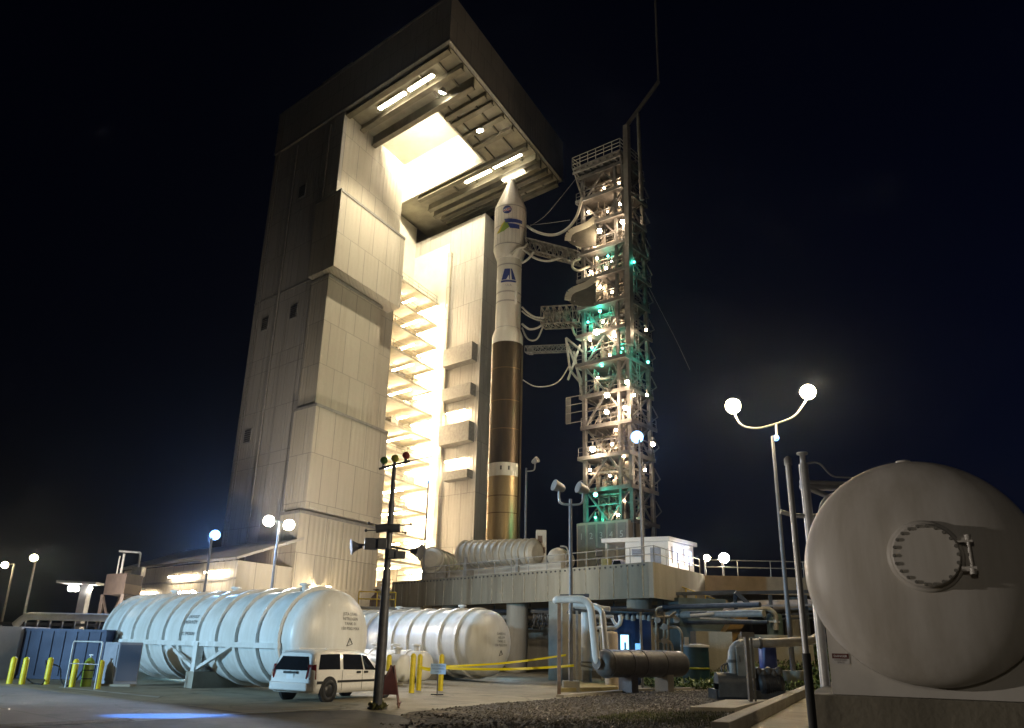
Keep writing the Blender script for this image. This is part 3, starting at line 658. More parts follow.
# bracing, one part per face and bay
for i in range(NF):
    z0, z1 = zs[i], zs[i+1]; zm = (z0+z1)/2
    mb = MB()
    if i % 2: mb.beam(U(0,0,z0), U(WL/2,0,z1), .2); mb.beam(U(WL,0,z0), U(WL/2,0,z1), .2)
    else: mb.beam(U(0,0,z1), U(WL/2,0,z0), .2); mb.beam(U(WL,0,z1), U(WL/2,0,z0), .2)
    mb.beam(U(0,0,zm), U(WL,0,zm), .12)
    mb.build('brace', truss, ut)
    mb = MB(); mb.beam(U(0,0,z0), U(0,WR,z1), .17); mb.beam(U(0,WR,z0), U(0,0,z1), .17); mb.beam(U(0,0,zm), U(0,WR,zm), .12); mb.build('brace', truss, ut)
    mb = MB(); mb.beam(U(WL,0,z0), U(WL,WR,z1), .17); mb.beam(U(0,WR,z0), U(WL,WR,z1), .17); mb.beam(U(WL,WR,z0), U(0,WR,z1), .17); mb.build('brace', truss, ut)
    # pipes, trays and boxes crowding each level
    cl = MB()
    for k in range(30):
        l = rnd.uniform(.4, WL-.4); r = rnd.uniform(.3, WR-.3); h = rnd.uniform(.5, z1-z0-.5)
        c = rnd.random()
        if c < .4: cl.beam(U(l, r, z0-.08), U(l, r, z0+h), rnd.uniform(.2, .7), rnd.uniform(.2, .6), up=LD)
        elif c < .75: cl.cyl(U(l, r, z0-.08), U(l, r, z1-.3), rnd.uniform(.05, .14), n=6)
        else: zz = z0+h; cl.cyl(U(.3, r, zz), U(WL-.3, r, zz), rnd.uniform(.05, .14), n=6)
    for k in range(16):
        a = U(rnd.uniform(.2, WL-.2), rnd.uniform(.2, WR), z0); b = U(rnd.uniform(.2, WL-.2), rnd.uniform(.2, WR), z1-.3); cl.beam(a, b, .09)
    cl.build('equipment', mat('tower equipment', (.27, .24, .2), .5, .4, 1.5, .45), ut)
    # little outrigger brackets on the right side
    mb = MB(); a = U(-.1, WR+.4, z0+.8); b = U(-.1, WR+1.7, z0+1.6); c = U(-.1, WR+.5, z0+2.6)
    mb.beam(a, b, .1); mb.beam(b, c, .1); mb.build('outrigger', truss, ut)
ld = MB()
for dz in (-.3, .3): ld.beam(U(-.25, 1.6+dz, ZD+3), U(-.25, 1.6+dz, ZTOP), .07)
for k in range(120): z = ZD+3.2+k*.4; ld.beam(U(-.25, 1.3, z), U(-.25, 1.9, z), .04)
ld.build('ladder', truss, ut)
# rails and stair shaft behind the near column
mb = MB(); mb.beam(U(1.25, -.25, ZD), U(1.0, -.25, ZTOP+1), .38, .3, up=LD); mb.build('hoist_rail', truss, ut)
# head platform
hp = MB(); hp.hexa([U(-.6, -1.6, ZTOP+.7), U(WL+.5, -1.6, ZTOP+.7), U(WL+.5, WR-1, ZTOP+.7), U(-.6, WR-1, ZTOP+.7), U(-.6, -1.6, ZTOP+.95), U(WL+.5, -1.6, ZTOP+.95), U(WL+.5, WR-1, ZTOP+.95), U(-.6, WR-1, ZTOP+.95)])
hp = hp.build('head_platform', truss, ut)
bm = MB()
for k in range(8): l = -.4 + k*(WL+.7)/7; bm.beam(U(l, -1.6, ZTOP+.5), U(l, WR-1, ZTOP+.5), .2, .35)
bm.beam(U(-.6, -1.5, ZTOP+.2), U(WL+.5, -1.5, ZTOP+.2), .15, .3)
bm.build('joists', truss, hp)
railing_mb([U(-.6, WR-1, ZTOP+.95), U(-.6, -1.6, ZTOP+.95), U(WL+.5, -1.6, ZTOP+.95), U(WL+.5, WR-1, ZTOP+.95)], 1.5, 1.25, .045, (.33, .66)).build('railing', mat('pale rail', (.5, .48, .42), .5, .2), hp)
bm = MB()
for l in (-.4, WL+.35): bm.beam(U(l, -1.4, ZTOP+.6), U(min(max(l, 0), WL), 0, ZTOP-3.2), .18)
bm.build('strut', truss, ut)
# bent mast and its shorter companion
mm = mat('mast steel', (.28, .27, .25), .5, .3, 1, .15)
Y1 = 83.0
mb = MB(); mb.beam(at(630, 345, Y1), at(626.5, 126, Y1), .75, .6, up=LD); mb.build('mast', mm, ut)
mb = MB(); mb.beam(at(626.5, 126, Y1), at(658.5, 82, Y1), .42, .42); mb.build('mast_arm', mm, ut)
mb = MB(); mb.tube([at(658.5, 82, Y1), at(657, 45, Y1), at(655.3, 0, Y1), at(655, -30, Y1)], .13, 8); mb.build('mast_tip', mm, ut)
mb = MB(); mb.tube([at(641.5, 200, Y1), at(638, 114, Y1)], .22, 10); mb.build('mast', mm, ut)
mb = MB()
for v in (150, 190, 230, 270, 310): mb.beam(at(628.5, v, Y1), at(628.5, v, Y1)+V(1.0, .9, 0), .12)
mb.beam(at(640, 160, Y1), at(629, 162, Y1), .12); mb.beam(at(641, 195, Y1), at(629, 196, Y1), .12)
mb.build('mast_clamp', truss, ut)
# triangular frame standing off the right face
mb = MB(); a, b, c = at(636, 262, 83), at(649, 259, 83), at(645, 243, 83); d = at(636, 280, 83)
for p, q in ((a,c),(c,b),(b,d),(a,b),(a,d)): mb.beam(p, q, .1)
mb.build('side_frame', truss, ut)
# curved canopies above the service arms
canopy = mat('canopy panel', (.27, .27, .22), .5, .1, 1, .1)
def canopy_part(pts, Y):
    n = len(pts); mb = MB(); top = [at(u, v, Y) for u, v in pts]; back = [p + RD*4.0 for p in top]
    vs = top + back + [p - V(0,0,.16) for p in top] + [p - V(0,0,.16) for p in back]; fs = []
    for i in range(n-1): fs += [(i, i+1, n+i+1, n+i), (2*n+i, 3*n+i, 3*n+i+1, 2*n+i+1), (i, 2*n+i, 2*n+i+1, i+1), (n+i, n+i+1, 3*n+i+1, 3*n+i)]
    fs += [(0, n, 3*n, 2*n), (n-1, 3*n-1, 4*n-1, 2*n-1)]
    mb.add(vs, fs); o = mb.build('canopy', canopy, ut)
    k = MB()
    for i in range(n-1): k.beam(top[i]+V(0,0,-.12)-RD*.06, top[i+1]+V(0,0,-.12)-RD*.06, .08, .75)
    k.build('canopy_edge', mat('canopy edge', (.4, .4, .33), .5), o)
for dv in (0, 59.5):
    cp_ = [(568, 240), (568.3, 236.5), (570, 232.5), (574, 229.5), (580, 227.2), (586, 224.8), (591, 221.8), (595.5, 217.5)]
    canopy_part([(u, v+dv) for u, v in cp_], 85.5)
    mb = MB(); pl = [at(u, v+dv, 85.6) for u, v in cp_ + [(596, 246), (583, 247.5), (573, 245), (569, 242.5)]]
    mb.slab(pl, RD, .12); mb.build('canopy_cheek', mat('canopy cheek', (.07, .068, .052), .6, .1, 1, .2), ut)
mb = MB()
for u0, v0, u1, v1 in ((568, 240, 594, 247), (594, 222, 596, 247), (568, 300, 594, 307), (595, 282, 596, 306), (574, 242, 588, 226), (574, 302, 588, 285)): mb.beam(at(u0, v0, 85.6), at(u1, v1, 86.6), .12)
mb.build('canopy_bracket', truss, ut)
# truss service arms reaching to the rocket
def truss_arm(a, b, w, h, nb, m, r=.09):
    a = Vector(a); b = Vector(b); d = (b-a).normalized(); x = d.cross(V(0,0,1)).normalized()*w/2; z = V(0,0,h/2)
    mb = MB(); cs = (x+z, x-z, -x-z, -x+z)
    for c in cs: mb.beam(a+c, b+c, r*1.5)
    for k in range(nb+1):
        p = a.lerp(b, k/nb)
        for i in range(4): mb.beam(p+cs[i], p+cs[(i+1)%4], r)
        if k < nb:
            q = a.lerp(b, (k+1)/nb)
            for i in range(4): mb.beam(p+cs[i], q+cs[(i+1)%4], r)
    return mb
dk_t = mat('arm steel', (.25, .23, .2), .55, .4, 2, .3)
A1, A2 = at(580, 259, 88), at(527, 245, 91.2)
arm = truss_arm(A1, A2, 1.4, 1.5, 9, dk_t).build('service_arm', dk_t, ut)
mb = MB()
for k in range(14): t = rnd.random(); p = A1.lerp(A2, t)+V(0, -.2, rnd.uniform(-.3, .6)); mb.box(p, (rnd.uniform(.3, .9), .5, rnd.uniform(.2, .6)))
mb.tube([A1+V(0,0,.9), A1.lerp(A2,.5)+V(0,0,.75), A2+V(0,0,.85)], .09); mb.build('arm_equipment', dk_t, arm)
mb = MB(); mb.tube([at(580, 259, 87.5), at(573, 261, 87.3), at(572, 268, 87.2), at(578, 271, 87.2), at(590, 266, 87.2)], .16, 8, .6); mb.build('conduit', canopy, arm)
B1, B2 = at(581, 316, 88), at(543, 318, 89.5)
arm = truss_arm(B1, B2, 1.8, 2.2, 6, dk_t).build('service_arm', dk_t, ut)
mb = MB()
for k in range(16): t = rnd.random(); p = B1.lerp(B2, t)+V(0, 0, rnd.uniform(-.8, .7)); mb.box(p, (rnd.uniform(.2, .8), .9, rnd.uniform(.15, .5)))
mb.build('arm_equipment', dk_t, arm)
mb = MB(); mb.tube([at(572, 327, 87.6), at(575, 336, 87.3), at(584, 340, 87)], .14, 8, .6); mb.build('conduit', canopy, arm)
C1, C2 = at(574, 348, 88.5), at(526, 350, 91.2)
arm = truss_arm(C1, C2, .7, .75, 9, truss, .07).build('service_arm', truss, ut)
mb = MB(); mb.lathe([(.5, 0), (.5, .5), (.25, .8)], C2+V(.9,0,-.1), (-1, .1, .05), 12); mb.build('arm_head', truss, arm)
mb = MB()
for p, q in (((566, 338), (570, 370)), ((580, 345), (568, 380)), ((567, 343), (582, 382)), ((566, 338), (583, 352)), ((570, 370), (582, 385)), ((574, 352), (583, 400))): mb.beam(at(*p, 87.8), at(*q, 87.6), .24)
mb.build('arm_cradle', truss, arm)
mb = MB()
for k in range(6): mb.beam(at(566+k*.9, 398, 87.3), at(566+k*.9, 424, 87.3), .05)
for v in (398, 406, 414, 424): mb.beam(at(566, v, 87.3), at(582, v-3, 87), .08)
mb.build('side_basket', truss, ut)
# hoses
hose_m = mat('pale hose', (.45, .43, .38), .5, 0, 2, .1); hose_g = mat('grey hose', (.24, .23, .21), .6)
def sag(pts, r, m, name='hose'):
    P = [at(*p) for p in pts]; out = []
    for i in range(len(P)-1):
        p0 = P[max(i-1, 0)]; p1 = P[i]; p2 = P[i+1]; p3 = P[min(i+2, len(P)-1)]
        for j in range(8):
            t = j/8; out.append(.5*((2*p1) + (p2-p0)*t + (2*p0-5*p1+4*p2-p3)*t*t + (3*p1-p0-3*p2+p3)*t**3))
    out.append(P[-1]); MB().tube(out, r, 7).build(name, m, ut)
sag([(527, 226, 91), (537, 232, 90), (553, 235, 89), (567, 229, 88), (577, 216, 87), (582, 198, 86.5)], .18, hose_m)
sag([(523, 249, 90.6), (535, 258, 90), (548, 261, 89.5), (563, 257, 88.6)], .15, hose_m)
sag([(511, 255, 90), (516, 249, 90), (524, 247, 90.2), (527, 244, 90.4)], .17, hose_m)
sag([(522, 263, 90.4), (528, 259, 90), (534, 252, 89.8)], .16, hose_m)
sag([(522, 307, 90.6), (527, 312, 90.2), (535, 317, 89.8), (544, 318, 89.4)], .12, hose_m)
sag([(522, 311, 90.6), (527, 315, 90.2), (535, 319, 89.8), (544, 321, 89.4)], .1, hose_m)
sag([(522, 324, 90.6), (529, 329, 90), (537, 328, 89.7), (543, 324, 89.4)], .14, hose_g)
sag([(522, 328, 90.6), (528, 339, 90), (537, 339, 89.7), (543, 326, 89.4)], .11, hose_g)
sag([(523, 380, 90.6), (534, 386, 90), (548, 386, 89.4), (560, 380, 89), (570, 364, 88.3)], .07, hose_m)
sag([(527, 228, 91), (545, 216, 90), (562, 196, 88.6), (578, 176, 86.8)], .025, hose_g, 'stay_wire')
sag([(530, 225, 91), (550, 223, 89.5), (570, 220, 88)], .03, hose_g, 'stay_wire')
sag([(633, 262, 84.5), (645, 280, 82), (659, 307, 78), (676, 340, 72), (690, 370, 66)], .012, hose_g, 'stay_wire')
# lamps in the tower
TW = [(596.7,332,26), (614.6,336,10), (607,395,20), (627,382,14), (606.5,412,16), (625.4,408,16), (592.7,449,22), (652.8,444,14), (624,456,9),
      (599.5,231,18), (622.6,222,18), (620,204,10), (618.7,184,10), (595,246,8), (591,272,9), (606,268,8), (600,287,9), (625,500,10), (610,355,5), (588,300,5), (612,292,4), (603,322,4), (590,340,5), (618,322,4), (598,378,5), (616,430,6), (598,425,6), (590,470,5), (610,476,5), (618,515,5), (588,212,4), (608,212,4), (604,188,4), (612,262,4), (597,258,4), (646,330,4), (647,395,5), (645,470,5), (634,395,7), (612,444,7)]
TT = [(600,311,10), (601.8,365,12), (622,348.7,10), (616.6,249,7), (595.5,494.6,15), (595.5,517.5,4), (592,348,7), (634,262,5), (648,362,7), (588,322,5), (608,256,4)]
tg_w = lamp_glow('tower lamp glass', (1, .76, .5), 120)
for lst, gl, colr, nm in ((TW, tg_w, (1, .72, .46), 'work_lamp'), (TT, GT, TEAL, 'teal_lamp')):
    for u, v, W in lst:
        Yl = 83.6 + max(0, (632-u))*.055 + (1.2 if u < 632 else 0)
        p = at(u, v, Yl)
        if W > 12: p = at(u, v, Yl - 1.7)
        rr = .09 + W*.0095
        mb = MB(); mb.cyl(p+V(0,.05,.1+rr), p+V(0,.05,rr+.5), .09, n=8); mb.lathe([(rr*.5, rr*1.25), (rr*.9, rr*1.1), (rr*1.1, rr*.6)], p, n=10); h = mb.build(nm, truss, ut)
        mb = MB(); mb.ball(p, rr, 18); mb.build('bulb', gl, h)
        light('tower_lamp', 'POINT', p + V(-.1, -rr-.25, -.2), W*(17 if nm == 'work_lamp' else 22), colr, .12)
# cabinets at the foot of the tower
cb = MB(); cb.hexa([U(-.1, -1.2, ZD), U(WL+.4, -1.2, ZD), U(WL+.4, 1.5, ZD), U(-.1, 1.5, ZD), U(-.1, -1.2, 14.45), U(WL+.4, -1.2, 14.45), U(WL+.4, 1.5, 14.45), U(-.1, 1.5, 14.45)])
cb = cb.build('base_enclosure', mat('enclosure cream', (.62, .56, .5), .5, 0, 1, .07), ut)
pd = mat('enclosure panel', (.36, .33, .33), .5, 0, 1.4, .1)
wdt = (WL+.3)/5
for k in range(5):
    l0 = WL+.3 - k*wdt; mb = MB(); mb.hexa([U(l0-.12, -1.28, ZD+.1), U(l0-wdt+.18, -1.28, ZD+.1), U(l0-wdt+.18, -1.203, ZD+.1), U(l0-.12, -1.203, ZD+.1), U(l0-.12, -1.28, 14.2), U(l0-wdt+.18, -1.28, 14.2), U(l0-wdt+.18, -1.203, 14.2), U(l0-.12, -1.203, 14.2)])
    dr = mb.build('panel_door', pd, cb)
    c0 = U(l0-wdt/2+.05, -1.30, 12.7)
    text_mb('12345'[k], .95, lambda x, y, c0=c0: c0 - LD*x + V(0, 0, y)).build('number', mwhite, dr)

# ------------------------------------------------------------------ cabin, car and tripod on the deck corner
cm = mat('cabin white', (.72, .7, .68), .5, 0, 1, .05)
c1 = at(669, 560, 61.5); cx = V(c1.x, c1.y, ZD)
ca, cbv = V(-.90, .43, 0), V(.62, .78, 0)      # left face and right face directions
cabin = thing('cabin', 'small white flat-roofed cabin with two blue-lit windows on the deck corner', 'cabin', cx)
H_ = at(669, 541, 61.5).z - ZD
def cq(a, b, z): return cx + ca*a + cbv*b + V(0, 0, z)
mb = MB(); mb.hexa([cq(0,0,.05), cq(3.4,0,.05), cq(3.4,4.2,.05), cq(0,4.2,.05), cq(0,0,H_), cq(3.4,0,H_), cq(3.4,4.2,H_), cq(0,4.2,H_)]); mb.build('wall', cm, cabin)
mb = MB(); mb.hexa([cq(-.2,-.25,H_+.003), cq(5.2,-.25,H_+.003), cq(5.2,4.5,H_+.003), cq(-.2,4.5,H_+.003), cq(-.2,-.25,H_+.32), cq(5.2,-.25,H_+.32), cq(5.2,4.5,H_+.32), cq(-.2,4.5,H_+.32)]); mb.build('roof', cm, cabin)
mb = MB(); mb.beam(cq(5.0, .1, 0), cq(5.0, .1, H_), .12); mb.build('roof_post', cm, cabin)
WB = emit('blue lit window', (.16, .42, 1), .9)
for b0 in (.5, 2.45):
    fr = MB(); fr.hexa([cq(-.05,b0,H_-1.6), cq(-.003,b0,H_-1.6), cq(-.003,b0+1.4,H_-1.6), cq(-.05,b0+1.4,H_-1.6), cq(-.05,b0,H_-.35), cq(-.003,b0,H_-.35), cq(-.003,b0+1.4,H_-.35), cq(-.05,b0+1.4,H_-.35)]); fr = fr.build('window', cm, cabin)
    p = MB(); p.hexa([cq(-.07,b0+.1,H_-1.5), cq(-.053,b0+.1,H_-1.5), cq(-.053,b0+1.3,H_-1.5), cq(-.07,b0+1.3,H_-1.5), cq(-.07,b0+.1,H_-.45), cq(-.053,b0+.1,H_-.45), cq(-.053,b0+1.3,H_-.45), cq(-.07,b0+1.3,H_-.45)]); p.build('pane', WB, fr)
    p = MB(); p.beam(cq(-.085, b0+.7, H_-1.5), cq(-.085, b0+.7, H_-.45), .06, .02); p.build('mullion', cm, fr)
mb = MB(); mb.hexa([cq(1.9,-.35,H_-1.1), cq(2.7,-.35,H_-1.1), cq(2.7,-.003,H_-1.1), cq(1.9,-.003,H_-1.1), cq(1.9,-.35,H_-.55), cq(2.7,-.35,H_-.55), cq(2.7,-.003,H_-.55), cq(1.9,-.003,H_-.55)]); ac = mb.build('air_conditioner', greybox, cabin)
mb = MB()
for k in range(4): mb.beam(cq(1.97,-.36,H_-1.02+k*.12), cq(2.63,-.36,H_-1.02+k*.12), .02, .03)
mb.build('grille', dsteel, ac)
mb = MB(); mb.hexa([cq(.6,-.06,.06), cq(1.4,-.06,.06), cq(1.4,-.003,.06), cq(.6,-.003,.06), cq(.6,-.06,2.0), cq(1.4,-.06,2.0), cq(1.4,-.003,2.0), cq(.6,-.003,2.0)]); mb.build('door', greybox, cabin)
light('cabin_light', 'POINT', cq(-1.2, 2, H_-.6), 60, (.3, .5, 1), .3)

# ------------------------------------------------------------------ vehicles
def vehicle(name, label, cat, M, loc, rz, ST, paint, wheels, wr, side_win, rear_win, group=None, far=False, win_f=(.08, .9)):
    t = thing(name, label, cat, loc, rz, group); M = WM[t.name]
    def ring(s):
        xl, xr, zb, zbelt, zroof, wl, wb, wr_ = s
        def X(z): return xl if z <= zbelt else xl + (xr-xl)*(z-zbelt)/max(.05, zroof-zbelt)
        h = [(wl*.93, zb), (wl, zb+.2), (wl, zb+(zbelt-zb)*.62), (wb, zbelt), (wb+(wr_-wb)*.88, zbelt+(zroof-zbelt)*.88), (wr_-.06, zroof-.015), (wr_*.55, zroof+.012)]
        return [V(X(z), -y, z) for y, z in h] + [V(X(z), y, z) for y, z in reversed(h)]
    R = [ring(s) for s in ST]; n = len(R[0]); mb = MB(M)
    vs = [p for r in R for p in r]; fs = []
    for i in range(len(R)-1):
        for k in range(n): fs.append((i*n+k, (i+1)*n+k, (i+1)*n+(k+1)%n, i*n+(k+1)%n))
    mb.add(vs, fs, True)
    mb.add(R[0], [tuple(range(n))], False); mb.add(R[-1], [tuple(range(n-1,-1,-1))], False)
    body = mb.build('body', paint, t)
    def S(u, f, sgn=-1, off=.012):
        i = min(int(u), len(ST)-2); q = u-i
        k0, k1 = (3, 4) if sgn < 0 else (n-4, n-5)
        a = R[i][k0].lerp(R[i+1][k0], q); b = R[i][k1].lerp(R[i+1][k1], q)
        return a.lerp(b, f) + V(0, sgn*off, off*.4)
    for sgn in (-1, 1):
        for u0, u1 in side_win:
            mb = MB(M); m_ = 6
            top = [S(u0+(u1-u0)*k/m_, win_f[1], sgn) for k in range(m_+1)]; bot = [S(u0+(u1-u0)*k/m_, win_f[0], sgn) for k in range(m_+1)]
            fs = [(k, k+1, m_+1+k+1, m_+1+k) for k in range(m_)]
            mb.add(bot+top, fs if sgn < 0 else [f[::-1] for f in fs]); mb.build('side_window', glass, t)
    if rear_win:
        a, b = R[0][3], R[0][4]; c, d = R[0][n-5], R[0][n-4]
        def RW(f, y): p = a.lerp(b, f); q = d.lerp(c, f); return p.lerp(q, y) + V(-.014, 0, .005)
        mb = MB(M); mb.add([RW(.1,.04), RW(.1,.96), RW(.93,.90), RW(.93,.10)], [(0,3,2,1)]); mb.build('rear_window', glass, t)
    # windscreen
    wi = rear_win or 3
    for x in wheels:
        for sgn in (-1, 1):
            y = sgn*ST[3][5]
            mb = MB(M); mb.cyl((x, y-sgn*.1, wr+.03), (x, y+sgn*.006, wr+.03), wr+.075, n=28); mb.build('wheel_arch', black, t)
            mb = MB(M); mb.lathe([(wr-.09, -.1), (wr-.02, -.11), (wr, -.06), (wr, .06), (wr-.03, .1), (wr*.62, .1), (wr*.6, .06)], (x, y-sgn*.06, wr+.002), (0, sgn, 0), 26, True)
            wh = mb.build('wheel', black, t)
            mb = MB(M); mb.lathe([(wr*.6, .05), (wr*.52, .085), (wr*.2, .1), (1e-4, .11)], (x, y-sgn*.06, wr+.002), (0, sgn, 0), 20); mb.build('hubcap', mat('hub grey', (.045, .045, .048), .4, .6), wh)
    return t, M, R, S
van_p = mat('van white paint', (.76, .75, .73), .28, 0, .8, .03, coat=.5)
rr = gz(326, 702); hd = math.radians(29); rz = math.pi/2 - hd
fx_, rx_ = V(math.sin(hd), math.cos(hd), 0), V(math.cos(hd), -math.sin(hd), 0)
vloc = rr - fx_*.98 - rx_*.86
ST = [(.03,.27,.45,1.0,1.62,.82,.83,.69), (.07,.36,.42,1.01,1.67,.89,.88,.72), (.24,.5,.3,1.03,1.72,.92,.90,.745), (.9,1.0,.29,1.03,1.75,.93,.91,.755), (1.75,1.8,.28,1.02,1.76,.93,.91,.76), (2.85,2.75,.28,1.0,1.74,.93,.91,.755), (3.85,3.1,.28,.98,1.66,.93,.9,.70), (4.2,4.1,.28,.97,1.05,.92,.88,.72), (4.85,4.85,.3,.86,.93,.9,.86,.62), (5.15,5.15,.36,.72,.78,.8,.76,.5)]
ST = [(a*.985, b*.985, c*.95, d*.95, e*.95, f, g, h) for a, b, c, d, e, f, g, h in ST]
van, M, R, S = vehicle('minivan', 'white minivan parked in front of the white ribbed tanks, seen from behind', 'minivan', None, vloc, rz, ST, van_p, (.98, 4.08), .355, ((2.25, 3.75), (3.95, 5.0), (5.1, 5.78)), True)
mb = MB(M); mb.hexa([V(-.05,-.84,.36), V(.3,-.94,.34), V(.3,.94,.34), V(-.05,.84,.36), V(-.06,-.82,.62), V(.3,-.935,.64), V(.3,.935,.64), V(-.06,.82,.62)]); mb.build('rear_bumper', van_p, van, .05)
for s_ in (-1, 1):
    mb = MB(M); mb.hexa([V(.045,s_*.88,.72), V(.3,s_*.93,.72), V(.3,s_*.935,.74), V(.015,s_*.7,.74), V(.13,s_*.855,1.18), V(.3,s_*.89,1.18), V(.3,s_*.895,1.19), V(.09,s_*.72,1.19)]); mb.build('tail_light', mat('tail light red', (.14, .012, .012), .2), van, .01)
    mb = MB(M); mb.beam((.36, s_*.937, .62), (.62, s_*.937, .62), .02, .09); mb.beam((1.4, s_*.937, .64), (3.55, s_*.937, .64), .02, .075); mb.build('side_moulding', black, van)
    mb = MB(M); mb.beam((2.72, s_*.94, .35), (2.72, s_*.94, 1.0), .006, .012); mb.beam((1.62, s_*.94, .35), (1.62, s_*.94, 1.0), .006, .012); mb.build('door_seam', dsteel, van)
    for x in (2.5, 2.92):
        mb = MB(M); mb.beam((x-.1, s_*.945, .93), (x+.1, s_*.945, .93), .03, .07); mb.build('door_handle', black, van)
    mb = MB(M); mb.box((3.5, s_*1.02, 1.08), (.12, .2, .16)); mb.build('side_mirror', black, van, .02)
    mb = MB(M); mb.beam((1.0, s_*.64, 1.69), (2.7, s_*.64, 1.69), .04, .03); mb.build('roof_rail', van_p, van)
mb = MB(M); mb.beam((.04, -.3, .93), (.04, .3, .93), .05, .07); mb.build('tailgate_handle', black, van)
mb = MB(M); mb.box((.035, 0, .80), (.012, .31, .155)); mb.build('licence_plate', mwhite, van)
# car on the deck behind the railing
p = at(622, 563, 66.5)
ST2 = [(.05,.3,.45,.9,1.05,.8,.8,.6), (.3,1.1,.3,.95,1.42,.86,.84,.62), (1.6,1.7,.28,.95,1.48,.87,.85,.64), (2.7,2.3,.28,.93,1.45,.87,.85,.62), (3.1,3.0,.28,.92,1.0,.87,.83,.65), (4.2,4.2,.36,.75,.8,.8,.76,.5)]
car, M2, R2, S2 = vehicle('parked_car', 'pale car on the deck, half hidden behind the railing left of the cabin', 'car', None, V(p.x-1.6, p.y+1.2, ZD), math.radians(-38), ST2, mat('pale car paint', (.5, .48, .6), .25, .2, coat=.5), (.8, 3.35), .31, ((1.1, 1.9), (2.0, 2.8)), True)
p = at(599, 566, 62.5); tp = thing('camera_tripod', 'dark camera box on a tripod on the deck in front of the numbered panels', 'tripod', V(p.x, p.y, ZD))
b0 = V(p.x, p.y, ZD)
for k in range(3):
    a = k*2.094+.3; MB().cyl(b0+V(math.cos(a)*.5, math.sin(a)*.5, 0), b0+V(0,0,1.25), .035, n=6).build('leg', dsteel, tp)
mb = MB(); mb.box(b0+V(0,0,1.6), (.5, .6, .65)); mb.build('camera_box', dsteel, tp, .03)
p = at(606.5, 563, 62.0); mb = MB(); mb.lathe([(.4, 0), (.42, .04), (.42, .45), (.44, .5), (.42, .55), (.42, 1.0), (.4, 1.05)], V(p.x, p.y, ZD), n=16)
tag(mb.build('steel_drum', mat('olive drum', (.2, .19, .08), .5, .1)), 'olive steel drum standing beside the tripod on the deck', 'drum')

# ------------------------------------------------------------------ horizontal storage tanks
TH_ = .38
def storage_tank(label, a, b, r, nr, lines, saddles, girder=True, group=None, tsize=.2, first=.04, last=.98, ledge=None):
    a = Vector(a); b = Vector(b); d = (b-a).normalized(); Ln = (b-a).length
    t = thing('storage_tank', label, 'storage tank', (a.x, a.y, 0), 0, group)
    hp = [(r*math.cos(q), -r*TH_*math.sin(q)) for q in [math.pi/2*k/8 for k in range(8, -1, -1)]]
    hp[0] = (1e-4, hp[0][1])
    prof = hp + [(r, Ln)] + [(r*math.cos(math.pi/2*k/8) if k < 8 else 1e-4, Ln + r*TH_*math.sin(math.pi/2*k/8)) for k in range(1, 9)]
    MB().lathe(prof, a, d, 56).build('shell', tankw, t)
    fr = V(d.y, -d.x, 0); fr = -fr if fr.y > 0 else fr      # front normal, towards the viewer
    for k in range(nr):
        z = Ln*(first + (last-first)*k/max(1, nr-1))
        MB().lathe([(r*.99, z-.1), (r*1.075, z-.1), (r*1.075, z+.1), (r*.99, z+.1)], a, d, 56, False).build('stiffener_ring', tankw, t)
    if girder:
        for sg in (1, -1):
            mb = MB(); mb.beam(a + d*Ln*.03 + fr*sg*(r*1.03) + V(0,0,-.18*r), a + d*Ln*.97 + fr*sg*(r*1.03) + V(0,0,-.18*r), .16, .2); mb.build('girder', tankw, t)
    for f in saddles:
        c = a + d*Ln*f
        for sg in (1, -1):
            e = c + fr*sg*r*1.03
            mb = MB(); mb.beam(e+V(0,0,-.15*r), V(e.x, e.y, .62), .3, .34, up=d); mb.build('leg', tankw, t)
            if girder:
                for q in (-1, 1):
                    mb = MB(); mb.beam(V(e.x, e.y, .75) + d*q*.1, e + d*q*min(2.6, Ln*.2) + V(0,0,-.2*r), .13); mb.build('brace', tankw, t)
        mb = MB(); mb.beam(c + fr*(r*1.15) + V(0,0,.32-c.z), c - fr*(r*1.15) + V(0,0,.32-c.z), .62, .64); mb.build('footing', conc2, t)
        mb = MB()
        p0 = c + V(0,0,-r*.99)
        mb.slab([V(c.x, c.y, .642)+fr*r*.98, V(c.x, c.y, .642)-fr*r*.98, V(c.x, c.y, c.z-r*.72)-fr*r*.8, V(c.x, c.y, c.z-r*.97), V(c.x, c.y, c.z-r*.72)+fr*r*.8], d, .2); mb.build('cradle', tankw, t)
    for f in (.12, .45, .8):
        q = a + d*Ln*f + V(0,0,r*.99); MB().lathe([(.14,-.02),(.14,.22),(.24,.23),(.24,.3),(.05,.33)], q, n=12).build('top_nozzle', tankw, t)
    # stencilled lines on the near end
    if lines:
        x_ = V(-d.y, d.x, 0); x_ = x_ if x_.x > 0 else -x_
        def cap(x, y):
            q = max(0, 1-(x*x+y*y)/(r*r)); return a - d*(r*TH_*math.sqrt(q)+.012) + x_*x + V(0,0,y)
        ox, oy = ledge or (.28*r, .25*r)
        ltr = mat('stencil black', (.05, .05, .05), .6)
        for k, ln in enumerate(lines):
            text_mb(ln, tsize, lambda x, y, k=k: cap(x+ox, y+oy-k*tsize*1.12)).build('stencil_lettering', ltr, t)
        tr_ = MB(); pts = [(ox-.14, oy-r*.62), (ox+.14, oy-r*.58), (ox-.02, oy-r*.46)]
        for i in range(3): tr_.beam(cap(*pts[i]), cap(*pts[(i+1)%3]), .04, .015)
        tr_.build('hazard_triangle', ltr, t)
        text_mb('!', .16, lambda x, y: cap(x+ox-.01, y+oy-r*.575)).build('hazard_mark', ltr, t)
    return t
T1a, T1b = at(329, 638, 33.0), at(138, 636, 43.5)
T1b.z = T1a.z
